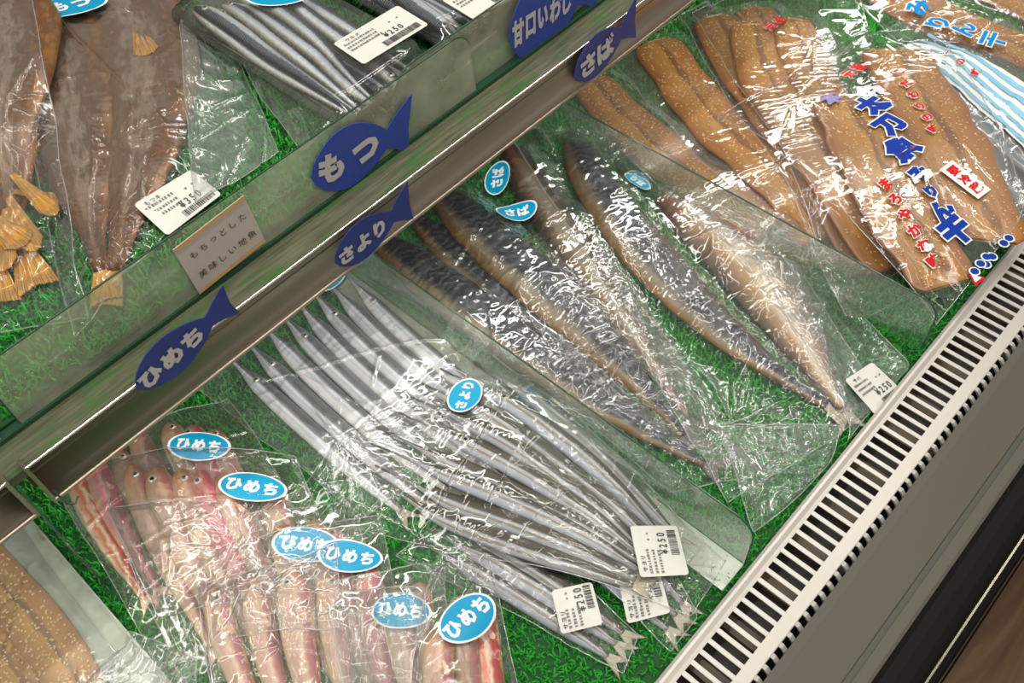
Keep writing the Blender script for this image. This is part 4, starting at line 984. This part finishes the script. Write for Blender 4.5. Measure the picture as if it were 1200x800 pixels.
# striped pack and blue-backed fish behind, top right corner
ref = LOW.a.copy()
for i, px in enumerate([[(1060, 70), (1135, 170), (1235, 270)], [(1090, 70), (1160, 155), (1260, 245)], [(1120, 70), (1190, 140), (1290, 225)]]):
    make_fish('blue_backed_fish', f'{ORD[i]} dark blue-backed fish from the left below the striped pack', 'fish', 'blue-backed fish at the right edge', px, LOW, ref, .024, .009, 'mackerel', M['blue_fish'], stack=.4, tail=(.02, .014, .5, M['fin_dark']), seed=i)
bT2 = bag('clear bag of dark blue-backed fish under the striped pack', [(1040, 60), (1180, 20), (1330, 220), (1200, 285)], LOW, ref, 'film_soft', .0014, seed=221)
r = slabs([([(1010, -25), (1090, 20), (1215, 75)], 1.0), ([(1050, -60), (1140, -20), (1260, 40)], .9)], LOW, 'the blue and white striped pack', 'fillets in the striped pack', 400, .030)
bT = bag('sesame fish pack printed with pale blue and white wavy stripes', [(985, -10), (1040, -90), (1330, 60), (1280, 240)], LOW, r, 'film_printbag', .0012, seed=231, name='fish_pack')
# printed wavy stripes: opaque ink bands lying on the film
bm_w, bm_b = MB(), MB()
A0, A1 = LOW.hit(1040, 64), LOW.hit(1225, 203); dA = (A1 - A0)[:2]; LA = np.linalg.norm(dA); dA /= LA; nA = np.array([-dA[1], dA[0]])
if (LOW.hit(1150, 20)[:2] - A0[:2]) @ nA < 0: nA = -nA
def on_film(P, h):
    P = np.stack([P[:, 0], keep_behind(P[:, 1], LOW.ymin)], 1); return np.stack([P[:, 0], P[:, 1], LOW.sample(P[:, 0], P[:, 1]) + h], 1)
s = np.linspace(0, LA, 60)
def band(off0, off1, mb_, h, ph):
    wv = .0035 * np.sin(s / LA * 7 + ph) + .010 * (s / LA) ** 2 * 0
    k = 7; V = np.concatenate([on_film(A0[:2] + s[:, None] * dA + nA * (off0 + (off1 - off0) * j / (k - 1) * (.6 + .8 * s / LA) + wv)[:, None], h) for j in range(k)]); mb_.add(V, grid_faces(k, 60).tolist())
band(.001, .058, bm_w, .0012, 0)
for j in range(5): band(.004 + j * .0108, .0082 + j * .0112, bm_b, .0019, .35 * j)
bm_w.build('white_print_band', M['white_ink'], bT, smooth=True)
bm_b.build('blue_stripe', M['pale_blue'], bT, smooth=True)
for k in range(5):
    c = [(1040, -12), (1075, 12), (1098, 30), (1127, 38), (1162, 52)][k]; ch = '魚みりん干'[k]
    sf = surf_at(LOW, c, (.45, -.89), (.012, .012), .97); letters(sf, ch, (0, 0), .029, M['sky_ink'], bT, h=.0030, bold=.045, outline=.05, name='printed_character')
for k in range(3):
    c = [(1108, 66), (1124, 76), (1142, 88)][k]; sf = surf_at(LOW, c, (.45, -.89), (.01, .01), .97); letters(sf, '一の味'[k], (0, 0), .011, M['red_ink'], bT, h=.0034, bold=.05, outline=.04, name='printed_character')

# the front sesame pack
r = slabs([([(985, 118), (1037, 212), (1110, 338)], 1.0), ([(1045, 62), (1102, 165), (1166, 296)], 1.0)], LOW, 'the front sesame pack with blue lettering', 'fillets in the front pack', 350, .037, bridge=(.55, .90, .10, .45))
pk = bag('front clear sesame fish pack with large blue lettering', [(868, 118), (1072, 22), (1182, 280), (1114, 358)], LOW, r, 'film_front', .0006, fold_amp=.6, slope=.2, reach=30, nfold=6, seed=241, name='fish_pack', pinches=((1010, 40, .045, .0022, 12), (930, 120, .04, .0016, 10)), folds=(((872, 118), (1000, 60), .003, .0016),))
word = '太刀魚みりん干'; ends = [(1021, 124), (1042, 148), (1056, 175), (1078, 207), (1090, 226), (1103, 248), (1120, 272)]; szs = [.029, .029, .029, .022, .014, .022, .028]
for ch, c, s_ in zip(word, ends, szs):
    sf = surf_at(LOW, c, (.80, -.60), (.012, .012), .97); letters(sf, ch, (0, 0), s_, M['brand_blue'], pk, h=.0012, bold=.085, outline=.05, name='printed_character')
sf = surf_at(LOW, (1000, 84), (.72, -.69), (.02, .012)); letters(sf, '元祖', (0, 0), .0155, M['red_ink'], pk, bold=.05, outline=.04, pitch=.0185, name='printed_mark')
sf = surf_at(LOW, (973, 116), (.80, -.60), (.012, .012)); letters(sf, '本', (0, 0), .022, M['faded_blue'], pk, bold=.05, name='printed_mark')
for word, pa, pb, s_ in (('こだわりの味', (1053, 86), (1094, 152), .0125), ('まろやかな味', (1037, 217), (1094, 307), .0140)):
    for k, ch in enumerate(word):
        f = k / (len(word) - 1); c = (pa[0] + (pb[0] - pa[0]) * f, pa[1] + (pb[1] - pa[1]) * f); sf = surf_at(LOW, c, (.80, -.55), (.006, .006), .97)
        letters(sf, ch, (0, 0), s_, M['red_ink'], pk, h=.0012, bold=.05, outline=.05, name='printed_character')
sf = surf_at(LOW, (1130, 212), (.82, -.57), (.008, .022), 1.0); V = rrect(.0085, .0215, .0006); mesh_obj('printed_box', sf(V, .0010), [list(range(len(V)))], M['white_ink'], pk, smooth=False)
letters(sf, '要冷蔵', (0, 0), .0115, M['red_ink'], pk, h=.0016, bold=.04, vertical=True, pitch=.0125, name='printed_character')
for c in [(1141, 320), (1148, 311), (1155, 303), (1157, 322), (1167, 308), (1141, 338), (1147, 331)]:
    sf = surf_at(LOW, c, (.8, -.6), (.003, .003), 1, True); V = disc_pts(.0036, .0036, 14); mesh_obj('printed_mark', sf(V * 1.35, .0010), [list(range(14))], M['white_ink'], pk, smooth=False); mesh_obj('printed_mark', sf(V, .0014), [list(range(14))], M['brand_blue'], pk, smooth=False)
sf = surf_at(LOW, (1130, 350), (.8, -.6), (.005, .005), 1, True)
for k_, mt, hh in ((1.0, 'red_ink', .001), (.6, 'white_ink', .0014)): mesh_obj('printed_mark', sf(np.array([(-.007, -.006), (.007, -.006), (0, .007)]) * k_, hh), [[0, 1, 2]], M[mt], pk, smooth=False)

# ================================================================== UPPER SHELF
# --- two bags of split brown fish
ref = UP.a.copy()
GB = 'brown split fish in the bags on the upper shelf'
def brown(px, label, hw, th, **k):
    return make_fish('split_fish', label, 'fish', GB, px, UP, ref, hw, th, 'split', M['brownfish'], n=60, m=22, wob=.15, **k)


brown([(95, -25), (160, 40), (172, 140), (135, 320)], 'right half of the split brown fish with orange pectoral fin', .047, .010, seed=2, tail=(.030, .012, .1, M['fin_gold']),
      fins=[(.34, .05, .05, .040, .010, M['fin_gold'])])
brown([(66, 5), (84, 90), (98, 190), (120, 322)], 'left half of the split brown fish under the folded film', .036, .010, seed=3, tail=(.028, .012, .1, M['fin_gold']), stack=.3)
bU2 = bag('clear bag of a split brown fish beside the sardine tray', [(28, -30), (150, -60), (250, 200), (118, 340)], UP, ref, 'film_brown', .0018, nfold=26, seed=301, slope=.6, reach=10, pinches=((140, 190, .05, .003, 16), (120, 300, .05, .004, 16)), folds=(((45, 20), (205, 165), .0030, .0022), ((125, 150), (112, 330), .003, .0016), ((165, 150), (150, 300), .0025, .0014)))
s_ = sticker(bU2, UP, (84, 10), (.95, -.30), .058, .034, 'もつ', size=.017)
price_label(bU2, UP, (212, 240), (.80, -.60), .048, .030, price='¥350', name1='もつキ', seed=9)
ref = UP.a.copy()
brown([(10, 15), (22, 90), (22, 180), (25, 285)], 'brown split fish at the left edge under crumpled film', .036, .012, seed=7, tail=(.050, .016, .1, M['fin_gold']),
      fins=[(.80, .3, .55, .060, .007, M['fin_gold']), (.86, .1, .25, .062, .008, M['fin_gold']), (.90, -.2, -.1, .060, .008, M['fin_gold']), (.84, .4, 1.0, .055, .006, M['fin_gold'])])
brown([(-45, 10), (-30, 110), (-20, 200), (-8, 300)], 'brown split fish cut off by the left edge', .034, .012, seed=8, tail=(.050, .016, .1, M['fin_gold']), fins=[(.90, .2, .5, .05, .011, M['fin_gold'])])
bU1 = bag('clear bag of brown split fish at the left edge of upper shelf', [(-90, 20), (50, 18), (100, 372), (-70, 400)], UP, ref, 'film_brown', .0020, expand=False, nfold=26, seed=311, slope=.6, reach=10, pinches=((25, 200, .05, .003, 16), (15, 290, .05, .003, 16)))
r = UP.a.copy()
bU3 = bag('empty hazy clear bag with rounded corner on the green mat', [(212, 30), (236, -25), (328, 178), (228, 238)], UP, r, 'film_milky', .0012, seed=321, pinches=((235, 140, .04, .0035, 14),), name='film_flap', cat='film')

r = UP.a.copy(); bU4 = bag('hazy beige plastic sheet along the near side of the sardine tray', [(208, -30), (262, -30), (400, 140), (350, 178)], UP, r, 'film_leftpack', .0010, seed=331, name='film_flap', cat='film', nfold=3)
# --- sardine trays
def tray(corner_px, label, seed, rows, lab, tilt=0.0):
    """corner_px: front-left and front-right corners in the photo; tray runs back along Y"""
    a = at(*corner_px[0], .225)[:2]; b_ = at(*corner_px[1], .225)[:2]; x0_, x1_ = a[0], b_[0]; y0_ = (a[1] + b_[1]) / 2; L = .215; z0 = .2065
    root = empty('food_tray', ((x0_ + x1_) / 2, y0_ + L / 2, z0), label, 'tray', 'clear sardine trays')
    cx, cy_ = (x0_ + x1_) / 2, y0_ + L / 2; a_, b2 = (x1_ - x0_) / 2, L / 2
    prof = [(-.010, .0), (-.007, .0012), (-.004, .016), (-.001, .018), (.000, .0185), (.0005, .015)]
    V = []; n = None
    for off, z in [(-.012, .0), (-.008, .002), (-.0055, .017), (-.0015, .0185), (.0, .0182), (.0, .0165)]:
        P = rrect(a_ + off, b2 + off, .016, 6); n = len(P); V += [(cx + p[0], cy_ + p[1], z0 + z) for p in P]
    F = grid_faces(6, n, True).tolist() + [list(range(n))[::-1]]
    mesh_obj('tray_base', V, F, M['tray'], root)
    ref = UP.a.copy(); g = np.stack(np.meshgrid(np.linspace(-1, 1, 150) * (a_ - .008), np.linspace(-1, 1, 200) * (b2 - .008)), -1).reshape(-1, 2)
    UP.splat(cx + g[:, 0], cy_ + g[:, 1], np.full(len(g), z0 + .003)); ref = UP.a.copy()
    wd = 2 * (a_ - .014) / rows
    for i in range(rows):
        for j in range(2):
            xx = cx - a_ + .014 + wd * (i + .5); yb = cy_ + b2 - .016 - .006 * (i % 3); ya = yb - .185
            p0, p1 = (xx + .004 * j, yb), (xx + .006 * (-1) ** i, ya)
            if (i + seed) % 3 == 0: p0, p1 = p1, p0
            jt = rng.normal(0, .0035, 4); p0 = (p0[0] + jt[0], p0[1]); p1 = (p1[0] + jt[1], p1[1])
            inf = fish_xy([p0, ((p0[0] + p1[0]) / 2 + jt[2] * 1.5, (ya + yb) / 2), p1], f'{ORD[min(i, 9)]} silver sardine from the left in the {lab}' + (', upper layer' if j else ''), 'sardines in the ' + lab, ref, wd * .74 * (1 if (i * 7 + j * 3 + seed) % 5 < 3 else -1), j, i + seed)
    CONT.clear()
    # lid
    V = []
    for off, z in [(.0015, .0165), (.0015, .020), (-.004, .0215), (-.006, .031), (-.010, .0345), (-.020, .0350)]:
        P = rrect(a_ + off, b2 + off, .016, 6); V += [(cx + p[0], cy_ + p[1], z0 + z) for p in P]
    F = [f[::-1] for f in grid_faces(6, n, True).tolist()] + [list(range(5 * n, 6 * n))]
    mesh_obj('lid', V, F, M['tray'], root)
    g = np.stack(np.meshgrid(np.linspace(-1, 1, 150) * (a_ - .004), np.linspace(-1, 1, 200) * (b2 - .004)), -1).reshape(-1, 2); UP.splat(cx + g[:, 0], cy_ + g[:, 1], np.full(len(g), z0 + .0352))
    return root


def fish_xy(P, label, group, ref, hw, layer, seed):
    old = UP.hit
    UP.hit = lambda x, y, a=None: np.array([x, y, 0])
    try:
        return make_fish('sardine', label, 'fish', group, P, UP, ref, hw, .0052, 'sardine', M['sardine'], stack=.9 if layer else .1, tail=(.012, .007, .5, M['fin_dark']), eye=(.09, .1, .0028), seed=seed)
    finally: UP.hit = old


t1 = tray([(398, 146), (520, 72)], 'clear plastic tray of silver sardines nearer the brown fish bags', 1, 7, 'nearer sardine tray')
t2 = tray([(520, 55), (640, -20)], 'clear plastic tray of sardines behind the second acrylic fence', 5, 7, 'farther sardine tray')
sticker(t1, UP, (327, -4), (1, -.05), .052, .028, 'いわし', size=.013)
price_label(t1, UP, (447, 42), (.86, -.52), .062, .036, price='¥250', name1='ウルメ', seed=12, flat=True, cover=1)
price_label(t2, UP, (572, -8), (.86, -.52), .062, .036, price='¥250', name1='イワシ', seed=13, flat=True, cover=1)


# --- tags and cards on the fence and rail
def plane_frame(pa, pb, yp):
    A = at_y(*pa, yp); B = at_y(*pb, yp); ex = B - A; L = np.linalg.norm(ex); ex /= L; nrm = np.array([0, -1.0, 0]); ey = np.cross(nrm, ex)
    return A, ex, -ey if ey[2] < 0 else ey, nrm, L


def fish_tag(label, nose, tail, yp, text, fat=.29, mat='navy', size=.2, tailh=.25, pitch=None, tpos=.36, stretch=(1, 1)):
    A, ex, ey, nrm, L = plane_frame(nose, tail, yp); sf = Surf(A, ex, ey, nrm)
    t = np.linspace(0, 1, 24); xb = .76 * t; u_ = fat * np.sin(np.pi * np.clip(t * .93, 0, 1) ** .85) ** .72; u_[0] = .004
    X_ = np.r_[xb, .86, 1.0, 1.03]; Ut = np.r_[u_, tailh * .62, tailh * .96, tailh]; Ub = np.r_[u_ * .92, tailh * .45, tailh * .72, 0.0]
    nt = len(X_); top = np.stack([X_, Ut], 1) * L; bot = np.stack([X_, -Ub], 1) * L; mid = np.stack([X_, 0 * X_], 1) * L
    bot[-1] = [1.0 * L, -tailh * .80 * L]; bot[-2] = [.95 * L, -tailh * .70 * L]; mid[-1] = [.99 * L, 0]; mid[-2] = [.95 * L, 0]
    th = .0007; V = np.concatenate([sf(top, th), sf(mid, th), sf(bot, th), sf(top, 0), sf(bot, 0)]); F = []
    for i in range(nt - 1):
        F.append([nt + i, nt + i + 1, i + 1, i]); F.append([2 * nt + i, 2 * nt + i + 1, nt + i + 1, nt + i])
        F.append([i, i + 1, 3 * nt + i + 1, 3 * nt + i]); F.append([2 * nt + i + 1, 2 * nt + i, 4 * nt + i, 4 * nt + i + 1])
    root = mesh_obj('fish_tag', V, [f for f in F if f], M[mat], smooth=False); tag(root, label, 'tag')
    letters(sf, text, (L * tpos, 0), L * size, M['tag_ink'], root, h=th + .0005, bold=.06, pitch=L * (pitch or size * .95), ink_rot=.0, stretch=stretch)
    return root


fish_tag('blue fish-shaped tag with two characters on the acrylic fence', (364, 207), (479, 150), YF - .0025, 'もつ', .29, 'navy', .30, .30, .34)
fish_tag('large blue fish-shaped tag cut off by the top edge, on the far fence', (596, 44), (700, -22), YF - .0015, '甘口いわし', .36, 'navy', .20, .28, .135, stretch=(.66, 1.15))
fish_tag('dark blue fish-shaped tag on the rail below the beige card', (160, 455), (270, 353), .4062, 'ひめち', .24, 'navy2', .225, .21, .215)
fish_tag('dark blue fish-shaped tag on the rail above the halfbeak bags', (392, 308), (480, 238), .4062, 'さより', .26, 'navy2', .23, .28, .215)
fish_tag('dark blue fish-shaped tag on the rail above the sesame packs', (672, 90), (744, 24), .4062, 'さば', .27, 'navy2', .30, .28, .28)

A, ex, ey, nrm, L = plane_frame((218, 319), (298, 256), YF - .003)
wv = at_y(203, 293, YF - .003) - at_y(233, 345, YF - .003); Hh = abs(wv @ ey); sf = Surf(A + ex * L / 2, ex, ey, nrm)
P = np.array([(-L / 2, -Hh / 2), (L / 2, -Hh / 2), (L / 2, Hh / 2), (-L / 2, Hh / 2)]); m_ = MB(); m_.add(np.concatenate([sf(P, .0006), sf(P, 0)]), [(0, 1, 2, 3), (4, 7, 6, 5), (0, 4, 5, 1), (1, 5, 6, 2), (2, 6, 7, 3), (3, 7, 4, 0)])
card = tag(m_.build('price_card', M['card']), 'beige card with orange borders and two handwritten-style lines on the acrylic fence', 'card')
m_ = MB()
for y0_ in (-Hh / 2, Hh / 2 - Hh * .06):
    m_ = MB(); m_.add(sf(np.array([(-L / 2, y0_), (L / 2, y0_), (L / 2, y0_ + Hh * .06), (-L / 2, y0_ + Hh * .06)]), .0011), [(0, 1, 2, 3)]); m_.build('orange_border', M['orange_ink'], card)
letters(sf, 'もちっとした', (L * .02, Hh * .20), L * .125, M['black_ink'], card, h=.0012, bold=.0, pitch=L * .14)
letters(sf, '美味しい地魚', (L * .02, -Hh * .20), L * .13, M['black_ink'], card, h=.0012, bold=.0, pitch=L * .145)
print('objects', len(bpy.data.objects), 'tris', sum(len(m.polygons) for m in bpy.data.meshes))
